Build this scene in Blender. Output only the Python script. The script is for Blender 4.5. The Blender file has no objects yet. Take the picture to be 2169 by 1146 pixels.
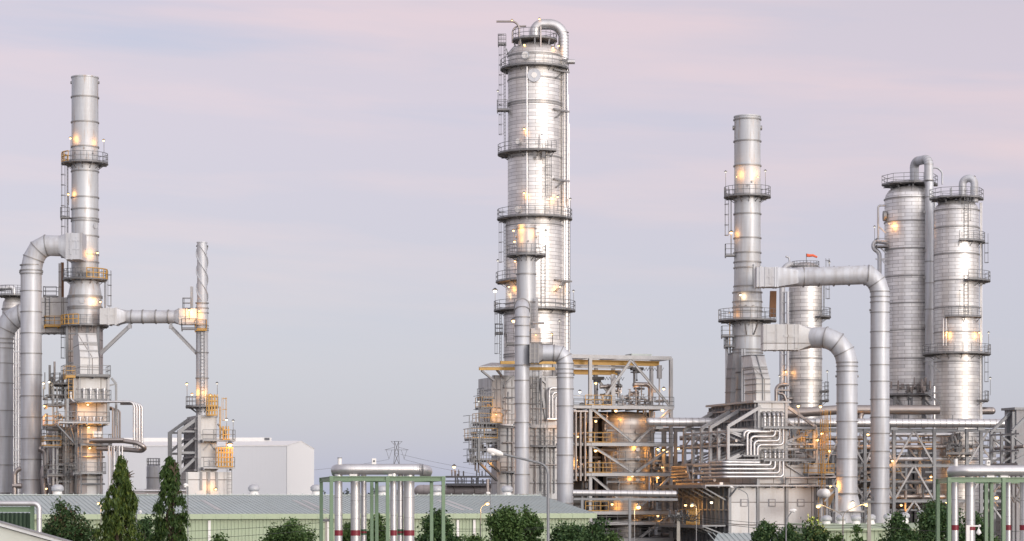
import bpy, math, random
import numpy as np
from mathutils import Vector, Matrix
random.seed(7); rng = np.random.default_rng(11)
C = bpy.context.scene.collection
PI = math.pi; R = math.radians
F, CX, HY, ZC = 4892.0, 1084.5, 1060.0, 5.0      # focal length in photo pixels, principal column, horizon row, eye height
YAW = R(18)

# ------------------------------------------------------------------ mesh builder
class MB:
    def __init__(s): s.v = []; s.f = []; s.m = []; s.mi = 0; s.g = []
    def mat(s, i): s.mi = i; return s
    def add(s, vs, fs):
        b = len(s.v); s.v.extend([tuple(p) for p in vs]); s.g.append((b, len(s.f), len(vs), len(fs)))
        for f in fs: s.f.append([b + i for i in f]); s.m.append(s.mi)
    def box(s, x0, x1, y0, y1, z0, z1):
        vs = [(x0,y0,z0),(x1,y0,z0),(x1,y1,z0),(x0,y1,z0),(x0,y0,z1),(x1,y0,z1),(x1,y1,z1),(x0,y1,z1)]
        s.add(vs, [(0,3,2,1),(4,5,6,7),(0,1,5,4),(1,2,6,5),(2,3,7,6),(3,0,4,7)])
    def hexa(s, b, t):                       # 4 bottom points, 4 top points (counter-clockwise seen from above)
        s.add(list(b) + list(t), [(0,3,2,1),(4,5,6,7),(0,1,5,4),(1,2,6,5),(2,3,7,6),(3,0,4,7)])
    def beam(s, p, q, w, h=None):
        h = h or w; p = Vector(p); q = Vector(q); d = q - p
        if d.length < 1e-6: return
        d.normalize(); up = Vector((0,0,1)) if abs(d.z) < .95 else Vector((0,1,0))
        sx = d.cross(up).normalized(); sz = sx.cross(d).normalized()
        vs = []
        for c in (p, q):
            for a, b in ((-1,-1),(1,-1),(1,1),(-1,1)): vs.append(c + sx*(a*w/2) + sz*(b*h/2))
        s.add(vs, [(3,2,1,0),(4,5,6,7),(0,1,5,4),(1,2,6,5),(2,3,7,6),(3,0,4,7)])
    def ibeam(s, p, q, w, h):                # rolled H section: two flanges and a web
        p = Vector(p); q = Vector(q); d = (q-p).normalized()
        up = Vector((0,0,1)) if abs(d.z) < .95 else Vector((0,1,0))
        sx = d.cross(up).normalized(); sz = sx.cross(d).normalized(); t = .14*h
        for k in (-1, 1):
            o = sz*(k*(h-t)/2); s.beam(p+o, q+o, w, t)
        s.beam(p, q, w*.22, h-2*t)
    def tube(s, pts, r, n=12, caps=True):
        pts = [Vector(p) for p in pts]; N = len(pts); rs = r if isinstance(r, (list, tuple)) else [r]*N
        ds = [(pts[i+1]-pts[i]).normalized() for i in range(N-1)]
        up = Vector((0,0,1)) if abs(ds[0].z) < .9 else Vector((0,1,0))
        a = ds[0].cross(up).normalized(); vs = []
        for i in range(N):
            if i == 0: t = ds[0]; sc = 1; md = None
            elif i == N-1: t = ds[-1]; sc = 1; md = None
            else:
                t = (ds[i-1] + ds[i])
                t = ds[i] if t.length < 1e-5 else t.normalized()
                cs = max(.3, t.dot(ds[i])); sc = 1/cs
                md = (ds[i-1]-ds[i]); md = md.normalized() if md.length > 1e-5 else None
            a = (a - t*a.dot(t)); a = a.normalized() if a.length > 1e-5 else t.orthogonal().normalized()
            b = t.cross(a)
            for k in range(n):
                th = 2*PI*k/n; o = (a*math.cos(th) + b*math.sin(th))*rs[i]
                if md is not None and sc > 1.001:
                    m2 = md - t*md.dot(t)
                    if m2.length > 1e-5: m2.normalize(); o += m2*o.dot(m2)*(sc-1)
                vs.append(pts[i] + o)
        fs = []
        for i in range(N-1):
            for k in range(n):
                k2 = (k+1) % n; fs.append((i*n+k, i*n+k2, (i+1)*n+k2, (i+1)*n+k))
        if caps: fs.append(tuple(range(n-1,-1,-1))); fs.append(tuple((N-1)*n+k for k in range(n)))
        s.add(vs, fs)
    def lathe(s, prof, c=(0,0,0), n=40, a0=0, a1=2*PI):
        full = abs(a1-a0-2*PI) < 1e-6; m = n if full else n+1; vs = []
        for r, z in prof:
            for k in range(m):
                a = a0 + (a1-a0)*k/n; vs.append((c[0]+r*math.cos(a), c[1]+r*math.sin(a), c[2]+z))
        fs = []
        for i in range(len(prof)-1):
            for k in range(n):
                k2 = (k+1) % m; fs.append((i*m+k, i*m+k2, (i+1)*m+k2, (i+1)*m+k))
        if full and prof[0] != prof[-1]:
            if prof[0][0] > 1e-4: fs.append(tuple(range(m-1,-1,-1)))
            if prof[-1][0] > 1e-4: fs.append(tuple((len(prof)-1)*m+k for k in range(m)))
        s.add(vs, fs)
    def ring(s, c, ax, r, w, t, n=24):       # a flange round a pipe
        c = Vector(c); ax = Vector(ax).normalized(); s.tube([c-ax*w/2, c+ax*w/2], r+t, n)
    def ball(s, c, r, n=10, sq=1.0):
        pr = [(max(r*math.sin(PI*k/6),0.0005), -r*sq*math.cos(PI*k/6)) for k in range(7)]; s.lathe(pr, c, n)
    def prism(s, poly, y0, y1):              # polygon in x,z pushed along y
        n = len(poly); vs = [(x,y0,z) for x,z in poly] + [(x,y1,z) for x,z in poly]
        fs = [tuple(range(n)), tuple(range(2*n-1,n-1,-1))] + [((i+1)%n, i, n+i, n+(i+1)%n) for i in range(n)]
        s.add(vs, fs)
    def rail(s, pts, h=1.05, t=.055, sp=1.3, closed=False, mid=True):
        pts = [Vector(p) for p in pts]; seq = pts + ([pts[0]] if closed else [])
        for i in range(len(seq)-1):
            p, q = seq[i], seq[i+1]; L = (q-p).length; k = max(1, round(L/sp))
            for j in range(k + (1 if i == len(seq)-2 and not closed else 0)):
                b = p.lerp(q, j/k); s.beam(b, b+Vector((0,0,h)), t)
            for hh in ((h, h*.55, .08) if mid else (h,)):
                o = Vector((0,0,hh)); s.beam(p+o, q+o, t if hh > .1 else t*.6, t if hh > .1 else .08)
    def pieces(s, gap=.06, cap=95):
        n = len(s.g)
        if n < 2: return [(s, False)]
        V = np.array(s.v); lo = np.array([V[b:b+k].min(0) for b,_,k,_ in s.g])-gap/2; hi = np.array([V[b:b+k].max(0) for b,_,k,_ in s.g])+gap/2
        lab = -np.ones(n, int); c = 0
        for i in range(n):
            if lab[i] >= 0: continue
            st = [i]; lab[i] = c
            while st:
                j = st.pop(); near = np.where((lab < 0) & (lo <= hi[j]).all(1) & (hi >= lo[j]).all(1))[0]
                lab[near] = c; st.extend(near.tolist())
            c += 1
        if c == 1: return [(s, False)]
        size = [(hi[lab==k].max(0)-lo[lab==k].min(0)).sum() for k in range(c)]; order = sorted(range(c), key=lambda k: -size[k])
        out = []; rest = MB()
        for r_, k in enumerate(order):
            m_ = rest if r_ >= cap else MB()
            for i in np.where(lab==k)[0]:
                b, f0, nv, nf = s.g[i]; o = len(m_.v); m_.g.append((o, len(m_.f), nv, nf)); m_.v.extend(s.v[b:b+nv])
                m_.f.extend([[q-b+o for q in f] for f in s.f[f0:f0+nf]]); m_.m.extend(s.m[f0:f0+nf])
            if r_ < cap: out.append((m_, False))
        if rest.v: out.append((rest, True))
        return out
    def obj(s, name, mats, parent=None, sharp=42):
        me = bpy.data.meshes.new(name); me.from_pydata(s.v, [], s.f)
        if not isinstance(mats, (list, tuple)): mats = [mats]
        for m in mats: me.materials.append(m)
        me.polygons.foreach_set('material_index', [min(i, len(mats)-1) for i in s.m])
        me.polygons.foreach_set('use_smooth', [True]*len(me.polygons)); me.update()
        me.set_sharp_from_angle(angle=R(sharp))
        o = bpy.data.objects.new(name, me); C.objects.link(o)
        if parent: o.parent = parent
        return o

def fillet(pts, rad, seg=6):
    pts = [Vector(p) for p in pts]; out = [pts[0]]
    for i in range(1, len(pts)-1):
        p, a, b = pts[i], (pts[i-1]-pts[i]), (pts[i+1]-pts[i])
        la, lb = a.length, b.length; a.normalize(); b.normalize()
        ang = a.angle(b)
        if ang > PI-.02: out.append(p); continue
        d = min(rad/math.tan(ang/2), la*.49, lb*.49); rr = d*math.tan(ang/2)
        cen = p + (a+b).normalized()*(rr/math.sin(ang/2))
        s0 = p + a*d - cen; s1 = p + b*d - cen; tot = s0.angle(s1); axis = s0.cross(s1).normalized()
        for k in range(seg+1): out.append(cen + Matrix.Rotation(tot*k/seg, 3, axis) @ s0)
    out.append(pts[-1]); return out

def tag(o, label, cat, group=None):
    o['label'] = label; o['category'] = cat
    if group: o['group'] = group
    return o
def wx(px, Y): return (px-CX)/F*Y
def wz(py, Y): return ZC + (HY-py)/F*Y

class Thing:                                   # an Empty on the ground; its parts are built in its own frame
    def __init__(s, name, label, cat, px, Y, rz=0, group=None):
        s.o = Vector((wx(px, Y), Y, 0)); s.rz = rz; s.c = math.cos(rz); s.s = math.sin(rz); s.Y = Y
        s.e = bpy.data.objects.new(name, None); C.objects.link(s.e); s.e.location = s.o; s.e.rotation_euler = (0,0,rz)
        s.e.empty_display_size = .5; tag(s.e, label, cat, group)
    def m(s, n): return n*s.Y/F
    def z(s, py, ly=0): return wz(py, s.Y + ly*s.c)
    def q(s, px, py, ly=0):                    # sight line through a photo point meets the thing's own plane y = ly
        k = (px-CX)/F
        lx = (k*(s.o.y + ly*s.c) - s.o.x + ly*s.s)/(s.c - k*s.s)
        return Vector((lx, ly, wz(py, s.o.y + lx*s.s + ly*s.c)))
    def q2(s, px, py, lx):                     # ... or its plane x = lx
        k = (px-CX)/F
        ly = (s.o.x + lx*s.c - k*(s.o.y + lx*s.s))/(s.s + k*s.c)
        return Vector((lx, ly, wz(py, s.o.y + lx*s.s + ly*s.c)))
    def part(s, name, mb, mats, parent=None, label=None):
        first = None
        for k, (piece, rest) in enumerate(mb.pieces()):      # pieces that do not touch become parts of their own
            o = piece.obj(name, mats, parent or s.e)
            if rest: o['kind'] = 'stuff'
            if label: o['label'] = label
            first = first or o
        return first

def dup(root):
    def cp(o, par):
        c = o.copy(); C.objects.link(c); c.parent = par
        for ch in list(o.children): cp(ch, c)
        return c
    return cp(root, None)

# ------------------------------------------------------------------ materials
def newmat(name):
    m = bpy.data.materials.new(name); m.use_nodes = True; nt = m.node_tree
    return m, nt, nt.nodes['Principled BSDF']
def N(nt, typ, **kw):
    n = nt.nodes.new(typ)
    for k, v in kw.items(): setattr(n, k, v)
    return n
def mixc(nt, fac, a, b, mode='MIX'):
    n = N(nt, 'ShaderNodeMix', data_type='RGBA', blend_type=mode); L = nt.links.new
    for i, v in ((0, fac), (6, a), (7, b)):
        if isinstance(v, bpy.types.NodeSocket): L(v, n.inputs[i])
        elif isinstance(v, (int, float)) and i == 0: n.inputs[0].default_value = v
        else: n.inputs[i].default_value = (*v, 1) if len(v) == 3 else v
    return n.outputs[2]
def ramp(nt, src, a, b, va=0., vb=1.):
    n = N(nt, 'ShaderNodeMapRange'); nt.links.new(src, n.inputs[0])
    n.inputs[1].default_value = a; n.inputs[2].default_value = b; n.inputs[3].default_value = va; n.inputs[4].default_value = vb
    return n.outputs[0]
def noise(nt, vec, scale, sc=(1,1,1), detail=4, rough=.55):
    mp = N(nt, 'ShaderNodeMapping'); nt.links.new(vec, mp.inputs[0]); mp.inputs[3].default_value = sc
    n = N(nt, 'ShaderNodeTexNoise'); nt.links.new(mp.outputs[0], n.inputs['Vector'])
    n.inputs['Scale'].default_value = scale; n.inputs['Detail'].default_value = detail; n.inputs['Roughness'].default_value = rough
    return n.outputs[0]
def bump(nt, bs, h, st, dist=.05):
    b = N(nt, 'ShaderNodeBump'); b.inputs['Strength'].default_value = st; b.inputs['Distance'].default_value = dist
    nt.links.new(h, b.inputs['Height']); nt.links.new(b.outputs[0], bs.inputs['Normal'])

def metal(name, col, met=.75, rough=.42, streak=.25, rust=0., dirt=(.30,.27,.25), band=.12, bst=.12):
    m, nt, bs = newmat(name); L = nt.links.new
    tc = N(nt, 'ShaderNodeTexCoord').outputs['Object']
    base = col
    n1 = noise(nt, tc, 1.1, (1.6,1.6,.12), 5)
    c = mixc(nt, ramp(nt, n1, .42, .75, 0, streak*1.5), base, dirt)
    n2 = noise(nt, tc, 1.0, (.02,.02,3.2), 3, .6)
    c = mixc(nt, ramp(nt, n2, .4, .65, 0, band), c, (col[0]*1.25, col[1]*1.25, col[2]*1.25))
    n4 = noise(nt, tc, .35, (1,1,1), 3)
    c = mixc(nt, ramp(nt, n4, .4, .7, 0, .22), c, (col[0]*.72, col[1]*.72, col[2]*.75))
    if rust:
        n3 = noise(nt, tc, 1.7, (1.3,1.3,.16), 6, .65)
        c = mixc(nt, ramp(nt, n3, .57, .76, 0, rust), c, (.34,.20,.09))
    L(c, bs.inputs['Base Color']); bs.inputs['Metallic'].default_value = met
    L(ramp(nt, n1, .3, .7, rough-.06, rough+.1), bs.inputs['Roughness'])
    bump(nt, bs, noise(nt, tc, .9, (1,1,.5), 3), bst, .06)
    return m

def clad(name, rad, col=(.60,.595,.585), bw=1.5, rh=.46, rough=.34, met=.85):   # sheet metal jacket in staggered courses round a drum
    m, nt, bs = newmat(name); L = nt.links.new
    tc = N(nt, 'ShaderNodeTexCoord').outputs['Object']
    sp = N(nt, 'ShaderNodeSeparateXYZ'); L(tc, sp.inputs[0])
    at = N(nt, 'ShaderNodeMath', operation='ARCTAN2'); L(sp.outputs[1], at.inputs[0]); L(sp.outputs[0], at.inputs[1])
    mu = N(nt, 'ShaderNodeMath', operation='MULTIPLY'); L(at.outputs[0], mu.inputs[0]); mu.inputs[1].default_value = rad
    cb = N(nt, 'ShaderNodeCombineXYZ'); L(mu.outputs[0], cb.inputs[0]); L(sp.outputs[2], cb.inputs[1])
    br = N(nt, 'ShaderNodeTexBrick'); L(cb.outputs[0], br.inputs['Vector'])
    br.inputs['Scale'].default_value = 1; br.inputs['Mortar Size'].default_value = .022; br.inputs['Mortar Smooth'].default_value = .3
    br.inputs['Brick Width'].default_value = bw; br.inputs['Row Height'].default_value = rh; br.inputs['Bias'].default_value = 0
    br.inputs['Color1'].default_value = (*col, 1); br.inputs['Color2'].default_value = (col[0]*.74, col[1]*.74, col[2]*.755, 1)
    br.inputs['Mortar'].default_value = (.20,.18,.165, 1)
    n1 = noise(nt, tc, .7, (1.3,1.3,.10), 5)
    c = mixc(nt, ramp(nt, n1, .45, .74, 0, .55), br.outputs[0], (.40,.37,.34))
    n3 = noise(nt, tc, .5, (1,1,.35), 4)
    c = mixc(nt, ramp(nt, n3, .5, .75, 0, .35), c, (.48,.43,.38))
    L(c, bs.inputs['Base Color']); bs.inputs['Metallic'].default_value = met*.78
    L(ramp(nt, n3, .3, .7, rough+.02, rough+.2), bs.inputs['Roughness'])
    bump(nt, bs, noise(nt, tc, 1.3, (1,1,.8), 3), .16, .06)
    return m

def paint(name, col, rough=.55, dirt=.35, dcol=None, met=0., sc=1.0, panel=None):
    m, nt, bs = newmat(name); L = nt.links.new
    tc = N(nt, 'ShaderNodeTexCoord').outputs['Object']
    dcol = dcol or (col[0]*.55, col[1]*.5, col[2]*.45)
    c = col
    if panel:                                  # sheet joints
        sp = N(nt, 'ShaderNodeSeparateXYZ'); L(tc, sp.inputs[0])
        ad = N(nt, 'ShaderNodeMath', operation='ADD'); L(sp.outputs[0], ad.inputs[0]); L(sp.outputs[1], ad.inputs[1])
        cb = N(nt, 'ShaderNodeCombineXYZ'); L(ad.outputs[0], cb.inputs[0]); L(sp.outputs[2], cb.inputs[1])
        br = N(nt, 'ShaderNodeTexBrick'); L(cb.outputs[0], br.inputs['Vector']); br.offset = 0
        br.inputs['Scale'].default_value = 1; br.inputs['Mortar Size'].default_value = .06; br.inputs['Mortar Smooth'].default_value = .2
        br.inputs['Brick Width'].default_value = panel[0]; br.inputs['Row Height'].default_value = panel[1]; br.inputs['Bias'].default_value = 0
        br.inputs['Color1'].default_value = (*col, 1); br.inputs['Color2'].default_value = (col[0]*.84, col[1]*.84, col[2]*.84, 1)
        br.inputs['Mortar'].default_value = (col[0]*.30, col[1]*.28, col[2]*.27, 1); c = br.outputs[0]
    n1 = noise(nt, tc, .9*sc, (1.4,1.4,.2), 6, .6)
    c = mixc(nt, ramp(nt, n1, .45, .75, 0, dirt), c, dcol)
    n2 = noise(nt, tc, 5*sc, (1,1,1), 4)
    c = mixc(nt, ramp(nt, n2, .4, .7, 0, dirt*.5), c, dcol)
    L(c, bs.inputs['Base Color']); bs.inputs['Roughness'].default_value = rough; bs.inputs['Metallic'].default_value = met
    return m

def leafmat(name, a, b, c2=None):
    m, nt, bs = newmat(name); L = nt.links.new
    ri = N(nt, 'ShaderNodeNewGeometry').outputs['Random Per Island']
    cr = N(nt, 'ShaderNodeValToRGB'); L(ri, cr.inputs[0])
    e = cr.color_ramp.elements; e[0].color = (*a, 1); e[1].color = (*b, 1); e[1].position = .8
    if c2: k = e.new(1.0); k.color = (*c2, 1)
    tc = N(nt, 'ShaderNodeTexCoord').outputs['Object']
    n = noise(nt, tc, .9, (1,1,1), 3)
    c = mixc(nt, ramp(nt, n, .35, .65, .15, .0), cr.outputs[0], (a[0]*.45, a[1]*.45, a[2]*.45))
    L(c, bs.inputs['Base Color']); bs.inputs['Roughness'].default_value = .55
    bs.inputs['Specular IOR Level'].default_value = .25
    return m

def glow(name, col, st):
    m = bpy.data.materials.new(name); m.use_nodes = True; nt = m.node_tree; nt.nodes.clear()
    e = N(nt, 'ShaderNodeEmission'); e.inputs[0].default_value = (*col, 1); e.inputs[1].default_value = st
    o = N(nt, 'ShaderNodeOutputMaterial'); nt.links.new(e.outputs[0], o.inputs[0]); return m

M = dict(
    alu=metal('aluminium_painted_steel', (.52,.54,.575), .32, .50, .42, rust=0),
    alur=metal('weathered_stack_steel', (.50,.52,.545), .32, .50, .42, rust=.75),
    ringm=metal('stiffener_steel', (.30,.30,.30), .6, .5, .3, rust=.5),
    jacket=metal('pipe_jacket', (.60,.60,.61), .75, .38, .25, band=.05),
    jackbr=metal('tarnished_pipe_jacket', (.36,.325,.31), .8, .4, .35, rust=.25),
    pink=paint('weathered_primer_plate', (.40,.365,.36), .6, .4, met=.2, panel=(2.6,1.9)),
    panel=paint('white_casing_panels', (.53,.535,.545), .5, .45, (.42,.38,.34), .15, panel=(2.0,1.7)),
    panelb=paint('white_casing_plate', (.60,.605,.61), .5, .45, (.40,.36,.32), .15, panel=(3.2,2.4)),
    ribs=paint('grey_casing_plate', (.27,.27,.285), .55, .4, met=.3),
    steel=paint('galvanised_frame_steel', (.235,.245,.26), .5, .35, (.15,.145,.14), .35, sc=1.5),
    steelw=paint('pale_frame_steel', (.37,.375,.39), .5, .35, (.24,.225,.21), .25, sc=1.5),
    dark=paint('dark_grating_steel', (.19,.19,.195), .6, .3, met=.3),
    rail=paint('handrail_steel', (.15,.155,.165), .5, .3, met=.4),
    black=paint('black_machinery_paint', (.045,.043,.045), .6, .3),  # near-black paint for hoists, coolers, a rack pipe and the back screen
    yellow=paint('yellow_safety_paint', (.52,.29,.055), .5, .3, (.35,.18,.04)),
    crane=paint('ochre_crane_paint', (.50,.30,.07), .5, .3, (.3,.17,.05)),
    white=paint('white_paint', (.78,.77,.75), .45, .2, (.55,.52,.48)),
    green=paint('green_frame_paint', (.155,.245,.15), .45, .3, (.10,.15,.09), sc=2),
    greend=paint('dark_green_slats', (.10,.16,.11), .5, .3),
    greenw=paint('pale_green_wall_sheet', (.36,.435,.295), .5, .3, (.30,.34,.24), sc=1.5),
    roofg=paint('grey_green_roof_sheet', (.42,.475,.465), .5, .5, (.33,.36,.34), .08, sc=.5),
    whall=paint('shaded_white_sheet', (.62,.635,.665), .5, .06, (.70,.69,.69)),  # hall sheet toned down, painting in the less sunlit long side
    maroon=paint('maroon_band', (.20,.015,.03), .45, .15), gband=paint('green_band', (.03,.11,.05), .45, .15),
    concrete=paint('cast_concrete', (.38,.36,.32), .8, .4), bark=paint('bark', (.10,.075,.05), .9, .5, sc=4),
    orange=paint('orange_fabric', (.75,.14,.06), .7, .15), rustp=paint('rusted_plate', (.20,.10,.05), .8, .5),
    wood=paint('ochre_insulation', (.30,.19,.10), .7, .4), ground=paint('ground_gravel', (.20,.19,.17), .95, .4, sc=.2),
    tarmac=paint('asphalt', (.055,.055,.056), .9, .3, sc=.4),
    glass=paint('lamp_glass', (.80,.80,.78), .2, .1), cable=paint('black_cable', (.03,.03,.03), .6, .1),
    leafa=leafmat('broad_leaves', (.032,.072,.020), (.082,.140,.040), (.105,.165,.05)),
    leafb=leafmat('dark_leaves', (.024,.058,.021), (.060,.112,.038), (.10,.155,.055)),
    leafc=leafmat('drooping_leaves', (.024,.050,.010), (.075,.115,.020), (.14,.165,.03)),
    leafd=leafmat('deep_drooping_leaves', (.018,.044,.010), (.050,.092,.020), (.08,.12,.028)),
    leafr=leafmat('leaves_with_pods', (.028,.066,.022), (.070,.122,.042), (.13,.07,.045)),
    plant=paint('distant_plant', (.125,.12,.125), .7, .4, panel=(1.4,1.1)),
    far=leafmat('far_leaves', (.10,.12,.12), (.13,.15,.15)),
    warm=glow('lit_sodium_lamp', (1,.60,.24), 5.5), cool=glow('lit_white_lamp', (1,.86,.62), 5),
    dim=glow('faint_white_lamp', (1,.93,.82), 1.05),
)

# ------------------------------------------------------------------ parts shared by many things
def platform(th, py, r0, r1, a0=-180, a1=180, yellow=False, rail=True, th_=.12, n=None, rect=False, h=1.05, brk=True, c=(0,0)):
    """ring walkway round a shell; r0, r1 in photo pixels, angles in degrees (-90 faces the camera)"""
    z = th.z(py); ri, ro = th.m(r0), th.m(r1); full = a1-a0 >= 359.9
    n = n or max(6, int((a1-a0)/15)); b = MB(); A0, A1 = R(a0), R(a1)
    pr = [(ri,z-th_),(ro,z-th_),(ro,z),(ri,z),(ri,z-th_)]
    b.lathe(pr, (c[0],c[1],0), n, A0, A1)
    if not full:
        for a in (A0, A1):
            b.add([(c[0]+r*math.cos(a), c[1]+r*math.sin(a), zz) for r, zz in pr[:4]], [(0,1,2,3)])
    if brk:
        kk = max(2, int((a1-a0)/30))
        for k in range(kk + (0 if full else 1)):
            a = A0 + (A1-A0)*k/kk; d = Vector((math.cos(a), math.sin(a), 0)); o = Vector((c[0],c[1],0))
            b.beam(o+d*(ri*.98)+Vector((0,0,z-th_-.06)), o+d*(ro*.98)+Vector((0,0,z-th_-.06)), .08, .11)
            b.beam(o+d*ri+Vector((0,0,z-th_-.55)), o+d*(ri+(ro-ri)*.55)+Vector((0,0,z-th_-.1)), .06)
    p = th.part('platform', b, M['dark'])
    if rail:
        g = MB(); rr = ro-.06
        pts = [(c[0]+rr*math.cos(A0+(A1-A0)*k/n), c[1]+rr*math.sin(A0+(A1-A0)*k/n), z) for k in range(n if full else n+1)]
        g.rail(pts, h, .05, 1.4, full)
        th.part('railing', g, M['yellow'] if yellow else M['rail'], p)
    return p
def deck(th, x0, x1, y0, y1, z, yellow=False, sides='fblr', t=.16, mat='dark', h=1.05, name='platform'):
    b = MB(); b.box(x0, x1, y0, y1, z-t, z)
    for k in range(int((x1-x0)/1.5)+1):
        xx = min(x0+.06+k*1.5, x1-.06); b.beam((xx,y0+.02,z-t-.08), (xx,y1-.02,z-t-.08), .08, .155)
    p = th.part(name, b, M[mat]); g = MB()
    e = .04
    if 'f' in sides: g.rail([(x0+e,y0+e,z),(x1-e,y0+e,z)], h)
    if 'b' in sides: g.rail([(x0+e,y1-e,z),(x1-e,y1-e,z)], h)
    if 'l' in sides: g.rail([(x0+e,y0+e,z),(x0+e,y1-e,z)], h)
    if 'r' in sides: g.rail([(x1-e,y0+e,z),(x1-e,y1-e,z)], h)
    if sides: th.part('railing', g, M['yellow'] if yellow else M['rail'], p)
    return p
def ladder(th, x, y, z0, z1, ang=-90, cage=True, yellow=False, w=.5, t=.06):
    """vertical ladder; ang is the way the climber's back faces"""
    b = MB(); d = Vector((math.cos(R(ang)), math.sin(R(ang)), 0)); s = Vector((-d.y, d.x, 0)); o = Vector((x,y,0))
    for k in (-1,1): b.beam(o+s*(k*w/2)+Vector((0,0,z0)), o+s*(k*w/2)+Vector((0,0,z1)), t)
    zz = z0+.2
    while zz < z1: b.beam(o-s*w/2+Vector((0,0,zz)), o+s*w/2+Vector((0,0,zz)), .035); zz += .38
    m = M['yellow'] if yellow else M['rail']; p = th.part('ladder', b, m)
    if cage and z1-z0 > 3:
        g = MB(); zz = z0+2.2; rr = .38
        def pt(k, zz): a = -1.75+3.5*k/6; return o + d*(rr*math.cos(a)+.34) + s*(rr*math.sin(a)) + Vector((0,0,zz))
        while zz <= z1+.9:
            for k in range(6): g.beam(pt(k,zz), pt(k+1,zz), .05)
            zz += 1.15
        for k in (0,2,4,6): g.beam(pt(k,z0+2.2), pt(k,z1+1.0), .035)
        th.part('safety_cage', g, m, p)
    return p
LIT = []
def floodlight(th, p, pole=1.6, power=90, warm=True, arm=None, dim=False, off=(0,-.45,-.2), r=.11, parent=None):
    """a lit lamp: pole below, bulb at p, and its light"""
    p = Vector(p); b = MB()
    if pole: b.beam(p+Vector((0.02,.1,-pole)), p+Vector((.02,.1,.05)), .05)
    if arm: b.beam(Vector(arm), p+Vector((0,.1,.05)), .06)
    b.lathe([(r*1.5,0),(r*1.7,.02),(r*.5,r*1.4),(.02,r*1.5)], p+Vector((0,0,r*.35)), 10)
    fl = th.part('floodlight', b, M['rail'], parent)
    g = MB(); g.ball(p, r, 10); th.part('bulb', g, M['dim'] if dim else (M['warm'] if warm else M['cool']), fl)
    if power:
        l = bpy.data.lights.new('lamp_glow', 'POINT'); l.energy = power*.62; l.color = (1,.43,.085) if warm else (1,.68,.34); l.shadow_soft_size = .4
        lo = bpy.data.objects.new('lamp_glow', l); C.objects.link(lo); lo.parent = fl; lo.location = p + Vector(off)
def shellrings(b, th, pys, r, w=.14, t=.09, mi=1, n=40):
    b.mat(mi)
    for py in pys:
        rr = th.m(r(py) if callable(r) else r); z = th.z(py)
        b.lathe([(rr-.02,z-w/2),(rr+t,z-w/2),(rr+t,z+w/2),(rr-.02,z+w/2)], n=n)
    b.mat(0)
def duct_rings(b, pts, r, t=.07, w=.12, n=28):
    b.mat(1)
    for p, d in pts: b.ring(p, d, r, w, t, n)
    b.mat(0)
# ------------------------------------------------------------------ camera, sky, sun
scn = bpy.context.scene
cam = bpy.data.cameras.new('camera'); cam.sensor_width = 36; cam.lens = 36*F/2169; cam.shift_y = (HY-573)/2169
cam.clip_start = .5; cam.clip_end = 6000
co = bpy.data.objects.new('camera', cam); C.objects.link(co); co.location = (0,0,ZC); co.rotation_euler = (PI/2,0,0)
scn.camera = co
scn.view_settings.view_transform = 'Standard'; scn.view_settings.look = 'None'; scn.view_settings.exposure = 0
SUN_EL, SUN_AZ = R(9), R(146)                      # low sun behind the camera, veiled
w = bpy.data.worlds.new('World'); scn.world = w; w.use_nodes = True; nt = w.node_tree; nt.nodes.clear(); L = nt.links.new
sky = N(nt, 'ShaderNodeTexSky', sky_type='NISHITA'); sky.sun_disc = False; sky.sun_elevation = SUN_EL; sky.sun_rotation = SUN_AZ
b1 = N(nt, 'ShaderNodeBackground'); L(sky.outputs[0], b1.inputs[0]); b1.inputs[1].default_value = .05
tc = N(nt, 'ShaderNodeTexCoord').outputs['Generated']
sp = N(nt, 'ShaderNodeSeparateXYZ'); L(tc, sp.inputs[0])
cr = N(nt, 'ShaderNodeValToRGB'); L(ramp(nt, sp.outputs[2], -.05, .45), cr.inputs[0])
e = cr.color_ramp.elements
stops = [(0,(.28,.35,.53)), (.10,(.32,.375,.575)), (.17,(.36,.38,.535)), (.24,(.395,.382,.525)), (.34,(.465,.398,.51)), (.44,(.54,.432,.51)), (.55,(.54,.44,.495)), (1,(.44,.40,.44))]
e[0].position, e[0].color = stops[0][0], (*stops[0][1],1); e[1].position, e[1].color = stops[-1][0], (*stops[-1][1],1)
for p, c in stops[1:-1]: k = e.new(p); k.color = (*c,1)
# high cirrus in long streaks, tilted a little
rot = N(nt, 'ShaderNodeVectorRotate', rotation_type='Y_AXIS'); L(tc, rot.inputs['Vector']); rot.inputs['Angle'].default_value = R(-3)
n1 = noise(nt, rot.outputs[0], 3.2, (1.1,1.1,9), 6, .55)
n2 = noise(nt, rot.outputs[0], 2.1, (1.3,1.3,15), 5, .5)
up = ramp(nt, sp.outputs[2], .05, .15)
def mul(a, b):
    m = N(nt, 'ShaderNodeMath', operation='MULTIPLY'); L(a, m.inputs[0])
    if isinstance(b, float): m.inputs[1].default_value = b
    else: L(b, m.inputs[1])
    return m.outputs[0]
c = mixc(nt, mul(ramp(nt, n1, .46, .66), mul(up, .58)), cr.outputs[0], (.71,.485,.50))
c = mixc(nt, mul(ramp(nt, n2, .50, .68), mul(up, .70)), c, (.36,.375,.52))
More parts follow.
